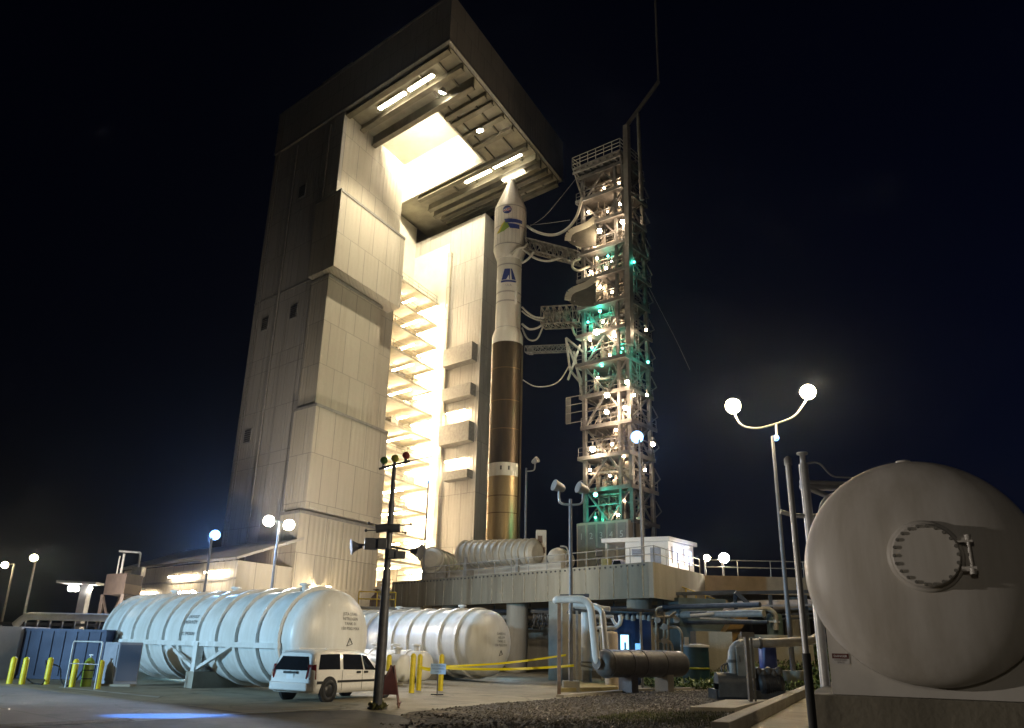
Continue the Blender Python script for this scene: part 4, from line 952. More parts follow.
tk1 = storage_tank('largest white ribbed tank on the left with blue light on its side, minivan before it', T1a, T1b, 1.82, 11, ['JSTA STAN', 'NITROGEN', 'TANK 01', '150 PSIG MAX'], (.4, .88), group='big ribbed storage tanks', tsize=.16, ledge=(.5, .85))
d1 = (T1b-T1a).normalized(); f1 = V(d1.y, -d1.x, 0); f1 = f1 if f1.y < 0 else -f1
def side1(x, y):
    h = y; ang = h/1.82; return T1a + d1*((T1b-T1a).length*.47) - d1*x + f1*(1.835*math.cos(.12+ang)) + V(0,0,1.835*math.sin(.12+ang))
for k, ln in enumerate(['GASEOUS', 'NITROGEN', '', 'NO SMOKING']):
    if ln: text_mb(ln, .2, lambda x, y, k=k: side1(x, y+.5-k*.24)).build('stencil_lettering', mat('stencil black', (.05,.05,.05)), tk1)
T2a, T2b = at(487, 643, 47.5), at(310, 640, 60); T2b.z = T2a.z
tk2 = storage_tank('white ribbed tank behind the yellow caution tape, under the concrete deck', T2a, T2b, 1.78, 13, ['GASEOUS', 'HELIUM', 'TANK 02', '150 PSIG MAX'], (.2, .8), False, 'big ribbed storage tanks', .18)
S1a = at(404, 668, 41); S1b = S1a + V(-.79, .61, 0)*4
storage_tank('small white tank, the nearer of the pair between minivan nose and yellow bollards', S1a, S1b, .62, 2, None, (.25, .75), False, 'small plain tanks', first=.2, last=.8)
S2a = at(423, 666, 43.5); S2b = S2a + V(-.79, .61, 0)*4.5
storage_tank('small white tank, the farther of the pair behind the yellow bollards', S2a, S2b, .72, 2, None, (.25, .75), False, 'small plain tanks', first=.2, last=.8)

# ------------------------------------------------------------------ lamp posts
def gp(u, v, Y, z=0.0): p = at(u, v, Y); return V(p.x, p.y, z)
lamp_post('warm lamp post at the far left edge, left of a second one', gp(2, 620, 70), [at(5, 565, 70)], WARM, 6000, GW, .62)
lamp_post('warm lamp on a thin leaning-looking post left of the flat T-shaped mast', gp(24, 615, 62), [at(34, 558, 62)], WARM, 6000, GW, .62)
lamp_post('blue-white lamp on a thin post behind the left end of the largest tank', gp(203, 600, 52), [at(215, 535, 52)], BLUE, 15000, GB, .8)
lamp_post('white twin lamp post rising behind the middle of the largest tank', gp(271, 595, 50), [at(269, 521, 50), at(289, 525, 50)], (1, .96, .88), 7000, GN, .8)
lamp_post('blue-white lamp post on the deck in front of the tower floors, left of the rocket', gp(424, 560, 74, ZD), [at(427, 480, 74)], (.6, .78, 1), 5000, GB, .85)
lamp_post('brilliant blue lamp post at the deck edge before the lattice tower', gp(643, 558, 57.0, ZD), [at(637, 437, 57.0)], BLUE, 5500, GB, 1.1, .11)
pA = gz(795, 691); pA = V(pA.x, pA.y, 0)
lamp_post('tall post with two warm lamps on curved arms and a small blue lamp between them', pA, [at(776, 438, pA.y)], BLUE, 1500, GB, .42, .12)
pst = bpy.data.objects[[o.name for o in bpy.data.objects if o.get('label', '').startswith('tall post with two warm')][0]]
hl, hr, hm = at(733, 406, pA.y), at(808, 392, pA.y), at(776, 424, pA.y)
mb = MB(); mb.tube([hl+V(0,0,-.3), at(740, 426, pA.y), at(757, 429, pA.y), hm, at(795, 417, pA.y), hr+V(0,0,-.3)], .06, 8, .5); mb.tube([hm, at(777, 440, pA.y)], .07); mb.build('curved_arm', steel, pst)
for h in (hl, hr):
    aim = h + V(-h.x*.3, -h.y*.3, -3); flood_head(h, aim, .8, pst, GW)
    d = (aim-h).normalized(); light('lamp', 'POINT', h + d*.65, 2500, (1, .76, .42), .3)
MB().lathe([(.42, 0), (.5, .05), (.52, .85), (.56, .9), (.56, 1.0)], pA+V(0,0,.002), n=20).build('footing', conc2, pst)
lamp_post('lamp post with a dim warm head by the bridge railing right of the cabin', gp(706, 580, 64, ZD), [at(707, 558, 64)], WARM, 500, GW, .62)
lamp_post('lamp post with a strong white head by the bridge railing right of the cabin', gp(724, 580, 63.5, ZD), [at(724, 558, 63.5)], (1, .86, .62), 2000, GN, .95)
lamp_post('low wide flood lamp peeping over the left part of the largest tank', gp(185, 605, 60), [at(178, 595, 60), at(185, 594.5, 60), at(192, 594, 60)], (1, .82, .5), 3500, GW, .66)
lamp_post('single small warm lamp peeping over the middle of the largest tank', gp(247, 605, 56), [at(247, 597, 56)], (1, .85, .6), 2500, GW, .5)
# unlit gooseneck posts
def gooseneck(label, base, top, heads):
    base = Vector(base); t = thing('lamp_post', label, 'lamp post', base, 0, 'unlit lamp posts with curved arms')
    top = V(base.x, base.y, top.z)
    MB().cyl(base, top, .11, .075, 10).build('pole', postm, t)
    MB().lathe([(.24, 0), (.24, .06), (.13, .12)], base, n=10).build('base_plate', steel, t)
    for h in heads:
        h = Vector(h); mid = V(h.x, h.y, top.z-.25)
        mb = MB(); mb.tube([top+V(0,0,-.3), mid, h], .055, 8, .6); mb.build('curved_arm', steel, t)
        x = 1 if h.x > base.x else -1
        mb = MB(); mb.lathe([(.12, -.32), (.2, -.2), (.26, .12), (.3, .3)], h+V(0,0,.1), (-.9*x if len(heads) == 1 else -.85*1, -.4, .25) if x < 0 or len(heads) == 2 else (.7, -.5, .35), 14); hd_ = mb.build('lamp_head', gsteel, t)
    return t
b_ = gp(525, 556, 70, ZD)
gooseneck('unlit lamp post with one curved arm, on the deck right beside the rocket', b_, at(528, 468, 70), [at(535, 462, 70)])
b_ = gz(571, 691); 
t = gooseneck('unlit lamp post with two curved arms on a concrete block by the pipe loop', b_, at(570.5, 499, b_.y), [at(559, 489, b_.y), at(583, 491, b_.y)])
mb = MB(); mb.box((b_.x, b_.y-.02, .22), (.75, .75, .44)); mb.build('base_block', conc2, t)
# T-shaped mast with four lamps
bT = gp(79, 620, 56); tT = at(85, 584, 56); t = thing('lamp_mast', 'stout pale T-shaped mast with four small lamps under its crossbar', 'lamp mast', bT)
MB().beam(bT, V(bT.x+.1, bT.y, tT.z), .62, .5).build('pole', greybox, t)
mb = MB(); a = at(61, 582, 56); b = at(100, 584, 56); mb.beam(a, b, 1.2, .16); mb.build('crossbar', greybox, t)
for u in (71, 76, 84, 89):
    p = at(u, 588.5, 56); mb = MB(); mb.cyl(p+V(0,0,.1), p+V(0,0,.4), .12); h = mb.build('lamp_head', gsteel, t)
    mb = MB(); mb.ball(p, .2, 10); mb.build('bulb', GN, h)
for u in (73, 87): light('mast_lamp', 'POINT', at(u, 591, 55.6), 22, (1, .9, .7), .2)

# ------------------------------------------------------------------ mast with cameras, horns and beacon balls in the foreground
b_ = gz(377, 709); YM = b_.y
cmx = thing('camera_mast', 'dark foreground mast carrying cameras and loudspeakers, three coloured beacon balls on its crossbar', 'mast', b_)
def am(u, v, dy=0): return at(u, v, YM+dy)
mt_ = mat('mast dark grey', (.085, .085, .09), .5, .4, 3, .2)
tp_ = am(391, 466)
mb = MB(); mb.cyl(b_, V(b_.x, b_.y, 3.9), .15, .14, 14); mb.cyl(V(b_.x, b_.y, 3.9), V(b_.x, b_.y, tp_.z-1.2), .115, .1, 14); mb.cyl(V(b_.x, b_.y, tp_.z-1.2), V(b_.x, b_.y, tp_.z), .075, .07, 12); mb.build('pole', mt_, cmx)
MB().lathe([(.3, 0), (.3, .05), (.17, .1)], b_, n=12).build('base_plate', mt_, cmx)
mb = MB(); mb.beam(am(379, 469), am(410, 461), .07); mb.beam(am(405, 462), am(434, 456, .6), .035); mb.build('crossbar', mt_, cmx)
for u, v, c, nm in ((384, 460.5, (.12, .28, .02), 'green ball'), (395, 458.5, (.5, .5, .03), 'yellow green ball'), (406, 455.5, (.35, .04, .02), 'red ball')):
    mb = MB(); mb.ball(am(u, v), .135, 16); bl = mb.build('beacon_ball', mat(nm, c, .3), cmx); bl['label'] = nm.replace(' ball', '') + ' beacon ball'
    mb = MB(); mb.cyl(am(u, v)+V(0,0,-.28), am(u, v)+V(0,0,-.1), .05, n=8); mb.build('socket', mt_, bl)
for u0, v0, u1, v1 in ((376, 529, 390, 527), (390, 528, 400, 528)):
    mb = MB(); mb.cyl(am(u0, v0, -.15), am(u1, v1, -.15), .14, n=12); mb.build('camera_housing', mt_, cmx)
for u0, v0, u1, v1 in ((388, 527, 369, 523), (388, 530, 366, 530.5), (392, 526, 411, 524.5), (392, 530, 405.5, 533)):
    mb = MB(); mb.beam(am(u0, v0), am(u1, v1), .03); mb.ball(am(u1, v1), .05, 8); mb.build('antenna', mt_, cmx)
mb = MB(); mb.beam(am(360, 545), am(385, 544), .06); mb.beam(am(388, 546), am(418, 552), .06); mb.build('crossbar', mt_, cmx)
for u, v, w_, h_ in ((371, 544, .42, .36), (382, 543.5, .3, .34), (393, 554, .3, .3), (400, 555, .34, .22)):
    mb = MB(); mb.box(am(u, v, -.1), (w_, .34, h_), .2); mb.build('camera_box', mt_, cmx, .02)
for u, v, dx in ((362, 546, -1), (411, 551, 1)):
    mb = MB(); mb.lathe([(.08, 0), (.1, .12), (.2, .3), (.26, .36)], am(u, v), (dx, -.35, -.15), 14); mb.build('loudspeaker', mt_, cmx)
mb = MB(); mb.tube([am(394, 467), am(393, 500, .1), am(390.5, 560, .15), am(387, 640, .15), am(383, 690, .15)], .018, 6)
for v in (580, 600, 622, 650, 672): mb.beam(am(384.5-(v-600)*.055+.6, v), am(388.5-(v-600)*.055, v, .12), .03)
mb.build('cable', black, cmx)
# folding warning stand leaning by the mast
p = gz(388, 707); bs = thing('warning_stand', 'rusty folded A-frame warning stand leaning at the mast foot', 'warning stand', p)
def ab(x, y, z): return p + V(x, y, z)
mb = MB(); mb.slab([ab(-.42, -.1, .38), ab(.32, -.28, .38), ab(.12, .05, 1.22), ab(-.02, .08, 1.22)], (.1, .3, .05), .03); mb.build('panel', mat('stand brown', (.10, .028, .018), .55, 0, 3, .25), bs)
for a, b in ((ab(-.45, -.12, .0), ab(.02, .07, 1.25)), (ab(.38, -.32, 0), ab(.1, .05, 1.25)), (ab(.3, .42, 0), ab(.1, .1, 1.25)), (ab(-.35, .5, 0), ab(.0, .1, 1.25))):
    mb = MB(); mb.beam(a, b, .045); mb.build('leg', mat('stand brown', (.1, .03, .02)), bs)
mb = MB(); mb.cyl(ab(.36, -.3, .12), ab(.32, .42, .12), .05); mb.build('crosspiece', mat('stand brown', (.1, .03, .02)), bs)
for uu in (372, 376, 381): leaf_patch('grass', tri(gz(uu-3, 707), gz(uu+4, 708), gz(uu+1, 711)), 130, .16, dry_m, .05)

# ------------------------------------------------------------------ bollards
def bollard(p, h, label, group, r=.085):
    t = MB().lathe([(r*1.02, 0), (r, .03), (r, h-r), (r*.87, h-r*.5), (r*.5, h-r*.12), (1e-4, h)], (0,0,0), n=18)
    o = t.build('bollard', yellow); o.location = p; return tag(o, label, 'bollard', group)
LB = [((9, 683.8), 'yellow bollard at the left edge of the photo, before the grey container end'), ((21.5, 684.2), 'second yellow bollard from the left, before the blue container'), ((46, 684.3), 'yellow bollard standing alone between the left pair and the pipe frame'), ((71.5, 687), 'yellow bollard at the left post of the steel pipe frame'), ((97, 688.8), 'yellow bollard before the grey cabinet, rightmost of the left row')]
for (u, v), l in LB: bollard(gz(u, v), 1.06, l, 'yellow bollards on the left', .115)
RBo = [((411.3, 693), 1.55, 'yellow bollard nearest the minivan nose, left of a close pair'), ((418.3, 690.5), 1.5, 'yellow bollard tied with caution tape, right of a close pair'), ((440.2, 690.8), 1.52, 'yellow bollard right behind the small blue notice')]
for (u, v), h, l in RBo: bollard(gz(u, v), h, l, 'yellow bollards by the small tanks', .115)
p = at(389, 662, 37.8); bollard(V(p.x, p.y, 0), 1.45, 'yellow bollard whose top shows over the minivan hood', 'yellow bollards by the small tanks', .115)
# caution tape
tape = mat('caution tape', (.75, .66, .0), .4)
def tape_strip(label, pts, w):
    mb = MB(); P = []
    for i in range(len(pts)-1):
        for j in range(10): P.append(pts[i].lerp(pts[i+1], j/10) - V(0,0,.0 + .10*math.sin(math.pi*j/10)))
    P.append(pts[-1]); vs = []; fs = []
    for i, q in enumerate(P):
        tw = .5*math.sin(i*.8); a = V(0, math.sin(tw), math.cos(tw))*w/2; nn = V(0, math.cos(tw), -math.sin(tw))*.002
        vs += [q+a+nn, q-a+nn, q-a-nn, q+a-nn]
    for i in range(len(P)-1):
        for k in range(4): fs.append((i*4+k, i*4+(k+1)%4, i*4+4+(k+1)%4, i*4+4+k))
    mb.add(vs, fs); return tag(mb.build('caution_tape', tape), label, 'caution tape')
q1 = at(418.5, 666, gz(418.3, 690.5).y-.13); q2 = at(440.5, 668, gz(440.2, 690.8).y-.13)
pb = gz(559, 695)
tape_strip('upper strip of yellow caution tape rising from the bollards toward the brown pole', [at(418.5, 666, q1.y), at(441, 666.5, q2.y), at(566, 655, 39.6)], .09)
tape_strip('lower level strip of yellow caution tape running from the bollards to the lamp post block', [at(419, 667, q1.y-.01), at(441, 668, q2.y-.02), at(574, 665.5, 39.0)], .11)
# small blue notice on a stand
p = gz(437, 695); sg = thing('notice_stand', 'small pale blue notice on a thin stand before the bollard', 'notice', p)
mb = MB(); mb.cyl(p, p+V(0,0,.75), .02, n=6); mb.beam(p+V(-.25,0,.02), p+V(.25,-.0,.02), .04); mb.beam(p+V(0,-.2,.02), p+V(0,.25,.02), .04); mb.build('stand', dsteel, sg)
mb = MB(); mb.box(p+V(.0,-.02,.98), (.62, .02, .40)); bd = mb.build('board', mat('notice blue', (.3, .45, .68), .5), sg)
for k, ln in enumerate(('AUTHORIZED', 'PERSONNEL', 'ONLY')): text_mb(ln, .092, lambda x, y, k=k: p + V(x, -.035, 1.07-k*.115+y)).build('lettering', mat('notice ink', (.06, .1, .25), .5), bd)

# ------------------------------------------------------------------ clutter at the left
mb_m = bluebox
ct = thing('container', 'long dark blue container with pale grey end at the left edge', 'container', gp(50, 682, 40))
ca_, cb_ = gp(14, 682, 40), gp(98, 683, 40); zt = at(50, 628.5, 40).z
mb = MB(); mb.hexa([ca_, cb_, cb_+V(0,2.6,0), ca_+V(0,2.6,0)] + [q+V(0,0,zt) for q in (ca_, cb_, cb_+V(0,2.6,0), ca_+V(0,2.6,0))]); mb.build('side', bluebox, ct)
mb = MB()
n_ = 7
for k in range(n_): q = ca_.lerp(cb_, (k+.5)/n_); mb.beam(q+V(0,-.02,.12), q+V(0,-.02,zt-.12), .06, .035)
mb.beam(ca_+V(0,-.03,zt-.06), cb_+V(0,-.03,zt-.06), .06, .12); mb.beam(ca_+V(0,-.03,.08), cb_+V(0,-.03,.08), .06, .14); mb.build('corrugation', bluebox, ct)
e0 = gp(-25, 681, 38.6); e1 = ca_ + V(-.02, -.25, 0)
mb = MB(); mb.hexa([e0, e1, e1+V(0,2.5,0), e0+V(0,2.5,0)] + [q+V(0,0,zt+.05) for q in (e0, e1, e1+V(0,2.5,0), e0+V(0,2.5,0))]); mb.build('end_panel', mat('pale grey panel', (.3, .29, .31), .55, 0, 1, .1), ct)
# grey electrical cabinet
p0 = gz(98, 685.5); p1 = V(p0.x+.78, p0.y-.35, 0); p2 = V(p1.x+.75, p1.y+.5, 0); p3 = p0+p2-p1
zc = at(113, 642, p1.y).z
cbn = thing('electrical_cabinet', 'grey electrical cabinet with bluish right side by the left end of the largest tank', 'cabinet', p1)
mb = MB(); mb.hexa([q+V(0,0,.08) for q in (p0,p1,p2,p3)] + [q+V(0,0,zc) for q in (p0,p1,p2,p3)]); mb.build('housing', greybox, cbn, .015)
nx = (p1-p0).normalized(); ny = V(nx.y, -nx.x, 0)
mb = MB(); mb.slab([p0+nx*.06+ny*.012+V(0,0,.2), p1-nx*.06+ny*.012+V(0,0,.2), p1-nx*.06+ny*.012+V(0,0,zc-.1), p0+nx*.06+ny*.012+V(0,0,zc-.1)], ny, .02); dr = mb.build('door', greybox, cbn)
mb = MB(); mb.beam(p0.lerp(p1,.75)+ny*.05+V(0,0,.8), p0.lerp(p1,.75)+ny*.05+V(0,0,1.0), .03); mb.build('handle', steel, dr)
n2x = (p2-p1).normalized(); n2y = V(n2x.y, -n2x.x, 0)
mb = MB(); mb.slab([p1+n2x*.05+n2y*.01+V(0,0,.2), p2-n2x*.05+n2y*.01+V(0,0,.2), p2-n2x*.05+n2y*.01+V(0,0,zc-.1), p1+n2x*.05+n2y*.01+V(0,0,zc-.1)], n2y, .02); mb.build('side_panel', mat('bluish panel', (.1, .13, .2), .5, .1), cbn)
mb = MB(); c_ = (p0+p2)/2; mb.box((c_.x, c_.y, .04), (1.2, 1.0, .08), .2); mb.build('plinth', conc2, cbn)
# steel pipe frame
a, b = gz(65, 688), gz(94.5, 689.5); pf = thing('pipe_barrier', 'bare galvanised pipe frame standing between two left bollards', 'pipe frame', a)
zz = at(66, 641, a.y).z
mb = MB(); mb.tube([a, V(a.x, a.y, zz), V(b.x, b.y, zz), b], .035, 8, .1); mb.build('frame', steel, pf)
mb = MB(); mb.cyl(V(a.x, a.y, .9), V(b.x, b.y, .9), .022, n=6); mb.build('crossbar', steel, pf)
# gas cylinder
p = gz(85.5, 686.5); gc = thing('gas_cylinder', 'yellow-green gas cylinder standing between bollards before the pipe frame', 'gas cylinder', p)
MB().lathe([(.19, 0), (.2, .05), (.2, .85), (.17, .98), (.08, 1.08), (.05, 1.1)], p, n=20).build('shell', mat('cylinder green', (.22, .3, .03), .4, 0, 3, .15), gc)
mb = MB(); mb.cyl(p+V(0,0,1.09), p+V(0,0,1.2), .04, n=8); mb.beam(p+V(-.08,0,1.2), p+V(.08,0,1.2), .04); mb.build('valve', steel, gc)
mb = MB()
for z in (.3, .62): mb.lathe([(.205, z-.02), (.215, z-.02), (.215, z+.02), (.205, z+.02)], p, n=20, caps=False)
mb.build('strap', black, gc)
# hoses drooping between the bollards
for l, pts in (('black hose drooping to the ground by the two left bollards', [(26, 678), (33, 684), (42, 685), (46, 672), (46, 660)]), ('thin black hose hanging on the pipe frame beside the gas cylinder', [(52, 664), (60, 668), (61, 680), (66, 687), (74, 683), (84, 668)])):
    P = [at(u, v, 36.6) if v < 682 else gz(u, v)+V(0,0,.03) for u, v in pts]; out = []
    for i in range(len(P)-1):
        p0, p1, p2, p3 = P[max(i-1,0)], P[i], P[i+1], P[min(i+2, len(P)-1)]
        for j in range(6):
            t_ = j/6; out.append(.5*((2*p1)+(p2-p0)*t_+(2*p0-5*p1+4*p2-p3)*t_*t_+(3*p1-p0-3*p2+p3)*t_**3))
    out.append(P[-1]); mb = MB(); mb.tube([V(q.x, q.y, max(q.z, .03)) for q in out], .028, 6); tag(mb.build('hose', black), l, 'hose')
# white insulated pipe on a rack
pr = thing('pipe_rack', 'long pale insulated pipe on a low dark rack above the blue container', 'pipe rack', gp(70, 640, 46))
a = at(26, 616, 46); b = at(112, 619, 46); b.z = a.z
mb = MB(); mb.tube([a+V(-.5,0,-.5), a, b, b+V(6, 2, 0)], .2, 12, .35); mb.build('pipe', tankw, pr)
mb = MB(); mb.beam(a+V(-6,0,-.4), b+V(5,1,-.4), .16)
mb.build('beam', dsteel, pr)
for k in range(8): q = a.lerp(b, k/7); mb = MB(); mb.beam(V(q.x, q.y, 0), q+V(0,0,-.2), .12); mb.build('post', dsteel, pr)
# brown box on legs
bx = thing('observation_hut', 'brown boxy hut on a braced lattice stand behind the left tank', 'hut', gp(120, 640, 74))
z0, z1 = at(120, 595, 74).z, at(120, 574.5, 74).z
qa, qb, qc = gp(104, 590, 74), gp(124, 590, 72), gp(141, 590, 75.5); qd = qa+qc-qb
hutm = mat('hut brown', (.055, .04, .033), .7, 0, 1, .2)
mb = MB(); mb.hexa([q+V(0,0,z0) for q in (qa,qb,qc,qd)] + [q+V(0,0,z1) for q in (qa,qb,qc,qd)]); hb = mb.build('hut_body', hutm, bx)
mb = MB(); mb.hexa([q+V(0,0,z0+.05)+V(.02,-.03,0) for q in (qb,qc,qc+V(-.1,.1,0),qb+V(-.1,.1,0))] + [q+V(0,0,(z0+z1)/2)+V(.02,-.03,0) for q in (qb,qc,qc+V(-.1,.1,0),qb+V(-.1,.1,0))]); mb.build('lower_panel', mat('hut tan', (.12, .08, .05), .6), hb)
lg = MB()
Ls = [qa, qb, qc, qd]
for i in range(4):
    a, b = Ls[i], Ls[(i+1)%4]
    mb = MB(); mb.beam(a, a+V(0,0,z0), .28); mb.build('leg', hutm, bx)
    mb = MB(); mb.beam(a+V(0,0,.5), b+V(0,0,z0-.1), .16); mb.beam(b+V(0,0,.5), a+V(0,0,z0-.1), .16); mb.build('brace', hutm, bx)
mb = MB(); mb.cyl(qb+V(-.9,.8,z1), qb+V(-.9,.8,z1+1.7), .1); mb.cyl(qb+V(-1.3,.9,z1), qb+V(-1.3,.9,z1+1.5), .06); mb.tube([qc+V(-.6,0,z1), qc+V(-.6,0,z1+2.1), qc+V(-2.6,0,z1+2.2)], .1, 8, .2); mb.build('vent_pipe', steel, bx)
mb = MB(); mb.box(qc+V(-.6,.2,z1+.4), (.9,.9,.8)); mb.build('roof_unit', gsteel, bx)
# steel trench cover across the road
plt = mat('steel grate cover', (.085, .065, .04), .75, .2, 6, .4, 1, 14)
a, b, c, d = gz(-60, 733.4), gz(132, 721), gz(130, 724.4), gz(-60, 738)
mb = MB(); mb.add([q+V(0,0,.016) for q in (gz(-60, 727.8), gz(128, 719.0), gz(136, 721.6), gz(-60, 732))], [(0,3,2,1)]); o = mb.build('trench_cover', plt); o['kind'] = 'structure'
# ------------------------------------------------------------------ under and beside the deck
p0, p1 = V(-14, 86, 0), V(12, 62, 0)
aw = MB(); pA_, pB_ = DR - fn*6.0 + fd*(-1), DR - fn*6 + fd*9.5
aw.hexa([pA_, pB_, pB_-fn*.6, pA_-fn*.6] + [q+V(0,0,ZD-2.01) for q in (pA_, pB_, pB_-fn*.6, pA_-fn*.6)])
tag(aw.build('retaining_wall', mat('tan concrete', (.33, .28, .2), .85, 0, .5, .14, .3, 6, streak=True)), 'tan concrete wall in the shade beneath the deck, right of the thick middle column', 'wall')
aw = MB(); pA_, pB_ = DR - fn*12 + fd*9.6, DR - fn*12 + fd*33
aw.hexa([pA_, pB_, pB_-fn*.6, pA_-fn*.6] + [q+V(0,0,ZD-2.01) for q in (pA_, pB_, pB_-fn*.6, pA_-fn*.6)])
tag(aw.build('retaining_wall', conc), 'dark concrete wall far under the deck behind the second tank', 'wall')
up = thing('pipe_run', 'dark pipes running along under the deck edge behind the columns', 'pipes', DR - fn*3 + fd*10)
for k, (zz, r_, m_) in enumerate(((ZD-2.6, .16, darkblue), (ZD-3.1, .22, gsteel), (ZD-3.6, .12, darkblue), (ZD-2.9, .1, brown))):
    a = DR - fn*(2.8+.35*k) + fd*(-6 if k < 3 else 4); b = DR - fn*(2.8+.35*k) + fd*30
    mb = MB(); mb.cyl(V(a.x, a.y, zz), V(b.x, b.y, zz), r_, n=10); mb.build('pipe', m_, up)
for k in range(7):
    q = DR - fn*3.4 + fd*(2+4.6*k); mb = MB(); mb.beam(V(q.x, q.y, ZD-3.9)-fn*-.9, V(q.x, q.y, ZD-3.9)-fn*1.2, .12); mb.beam(V(q.x, q.y, ZD-3.9), V(q.x, q.y, ZD-2.05), .1); mb.build('hanger', dsteel, up)
q = gp(537, 640, 57.5)
cabl = thing('cable_bundle', 'dark bundle of cables and hoses hanging on the tan wall beneath the deck', 'cables', q)
mb = MB()
for k in range(26):
    u = random.uniform(533, 566); v0 = random.uniform(612, 618); v1 = v0 + random.uniform(4, 16); y = 57.2+random.uniform(-.3,.3)
    mb.tube([at(u, v0, y), at(u+random.uniform(-2,2), (v0+v1)/2, y-.1), at(u+random.uniform(-3,3), v1, y)], .05, 5)
mb.beam(at(531, 611, 57.3), at(568, 614, 57.0), .2); mb.build('cables', black, cabl)
# grey service block under the deck corner
p = gp(567, 650, 52.5); mb = MB(); mb.box((p.x, p.y, 2.3), (1.7, 1.6, 4.6), .5)
tag(mb.build('concrete_pier', conc2), 'pale square concrete pier right behind the double-armed lamp post', 'pier')

# horizontal grey vessel
VL, VR = at(604, 663.5, 38.6), at(679, 661.5, 42.0); VR.z = VL.z
hv = thing('heat_exchanger', 'long dark grey horizontal vessel on pedestals at the gravel edge', 'pressure vessel', V(VL.x, VL.y, 0))
d = (VR-VL).normalized(); Ln = (VR-VL).length; rv = .6
MB().lathe([(1e-4,-.28), (rv*.5,-.24), (rv*.86,-.12), (rv,.05), (rv, Ln-.05), (rv*.9,Ln+.14), (rv*.55,Ln+.26), (1e-4,Ln+.3)], VL, d, 36).build('shell', vessel, hv)
for z in (.18, 1.5, Ln*.45, Ln*.72): MB().lathe([(rv*.99,z-.05), (rv*1.05,z-.05), (rv*1.05,z+.05), (rv*.99,z+.05)], VL, d, 36, False).build('band', vessel, hv)
for f in (.3, .78):
    q = VL + d*Ln*f; mb = MB(); mb.beam(V(q.x,q.y,.0), V(q.x,q.y,q.z-rv*.8), .8, .45, up=d); mb.build('pedestal', conc2 if f > .5 else dsteel, hv)
MB().lathe([(.26,-.5), (.26,-.42), (.18,-.4), (.18,-.2)], VL, d, 16).build('nozzle', vessel, hv)
nv = V(d.y, -d.x, 0); nv = -nv if nv.y > 0 else nv
text_mb('N2 RECHG', .2, lambda x, y: VL + d*(1.75+x) + nv*(rv*math.cos(.35+y/rv)+.008) + V(0,0,rv*math.sin(.35+y/rv))).build('stencil_lettering', mat('stencil black', (.05,.05,.05)), hv)
# white pipe loops
lp = thing('pipe_loop', 'front pale pipe loop held by a brown post, dropping into the grey vessel', 'pipe', gz(559, 695))
yl = 38.6
mb = MB(); mb.tube([at(556, 600.5, yl+.2), at(557, 599.5, yl), at(590, 599, yl-.3), at(596.5, 662, yl-.25), at(603, 664, yl+.1)], .17, 14, .55); mb.build('pipe', tankw, lp)
q = gz(559, 695); mb = MB(); mb.beam(q, V(q.x, q.y, at(559, 601, q.y).z-.1), .15); mb.build('post', brown, lp)
lp2 = thing('pipe_loop', 'second pale pipe loop behind the first, with a steam-white level run', 'pipe', gz(603, 690))
mb = MB(); mb.tube([at(570, 604, 42), at(573, 604.5, 42), at(602, 606.5, 41.5), at(606, 648, 41), at(606, 672, 41)], .14, 12, .5); mb.tube([at(575, 606, 43), at(610, 609, 42.5)], .13, 10); mb.build('pipe', tankw, lp2)
mb = MB(); mb.cyl(gz(603.5, 684), at(601, 611, gz(603.5, 684).y), .13, n=10); mb.build('post', mat('tan pipe', (.5, .36, .2), .5, 0, 2, .15), lp2)
sv = thing('standpipe', 'thick white vertical standpipe with dark collar left of the grey vessel', 'pipe', gz(587, 685))
q = gz(587, 685); mb = MB(); mb.cyl(V(q.x,q.y,.75), V(q.x,q.y,at(584, 607, q.y).z), .30, n=20); mb.build('pipe', tankw, sv)
MB().cyl(q, V(q.x,q.y,.747), .26, n=20).build('foot', gsteel, sv)
mb = MB(); mb.lathe([(.3, .02), (.38, .02), (.38, .1), (.3, .1)], V(q.x,q.y,1.1), n=20); mb.tube([V(q.x-.4,q.y-.2,1.0), V(q.x+.3,q.y-.3,.9), V(q.x+.6,q.y-.3,1.1)], .06); mb.build('collar', gsteel, sv)
mb = MB(); q0, q1_, q2_, q3 = gz(560, 692), gz(618, 690.5), gz(614, 683), gz(570, 683)
mb.hexa([q0, q1_, q2_, q3] + [q+V(0,0,.16) for q in (q0,q1_,q2_,q3)]); tag(mb.build('pipe_plinth', mat('yellowed concrete', (.36, .3, .13), .8, 0, 1.5, .15)), 'low yellowed concrete plinth under the pale pipe loops', 'plinth')
wt = gp(611.5, 660, 44); ws = thing('small_tank', 'cream upright cylinder behind the grey vessel under elbow pipes', 'tank', wt)
z0 = at(611.5, 632, 44).z; MB().lathe([(.36, 0), (.36, z0-.1), (.3, z0), (1e-4, z0+.06)], wt, n=20).build('shell', mat('cream tank', (.62, .52, .42), .45), ws)
mb = MB(); mb.tube([at(604, 628, 44), at(616, 628, 44), at(621, 622, 44), at(620, 615, 44)], .11, 10, .4); mb.tube([at(612, 618, 44.2), at(615, 624, 44.2), at(620, 626, 44.2), at(622, 616, 44.2)], .08, 8, .3); mb.tube([at(594, 640, 43.5), at(595, 628, 43.5), at(604, 627, 43.5)], .08, 8, .3); mb.tube([at(597, 655, 43.5), at(598, 632, 43.5)], .06); mb.build('elbow_pipes', tankw, ws)
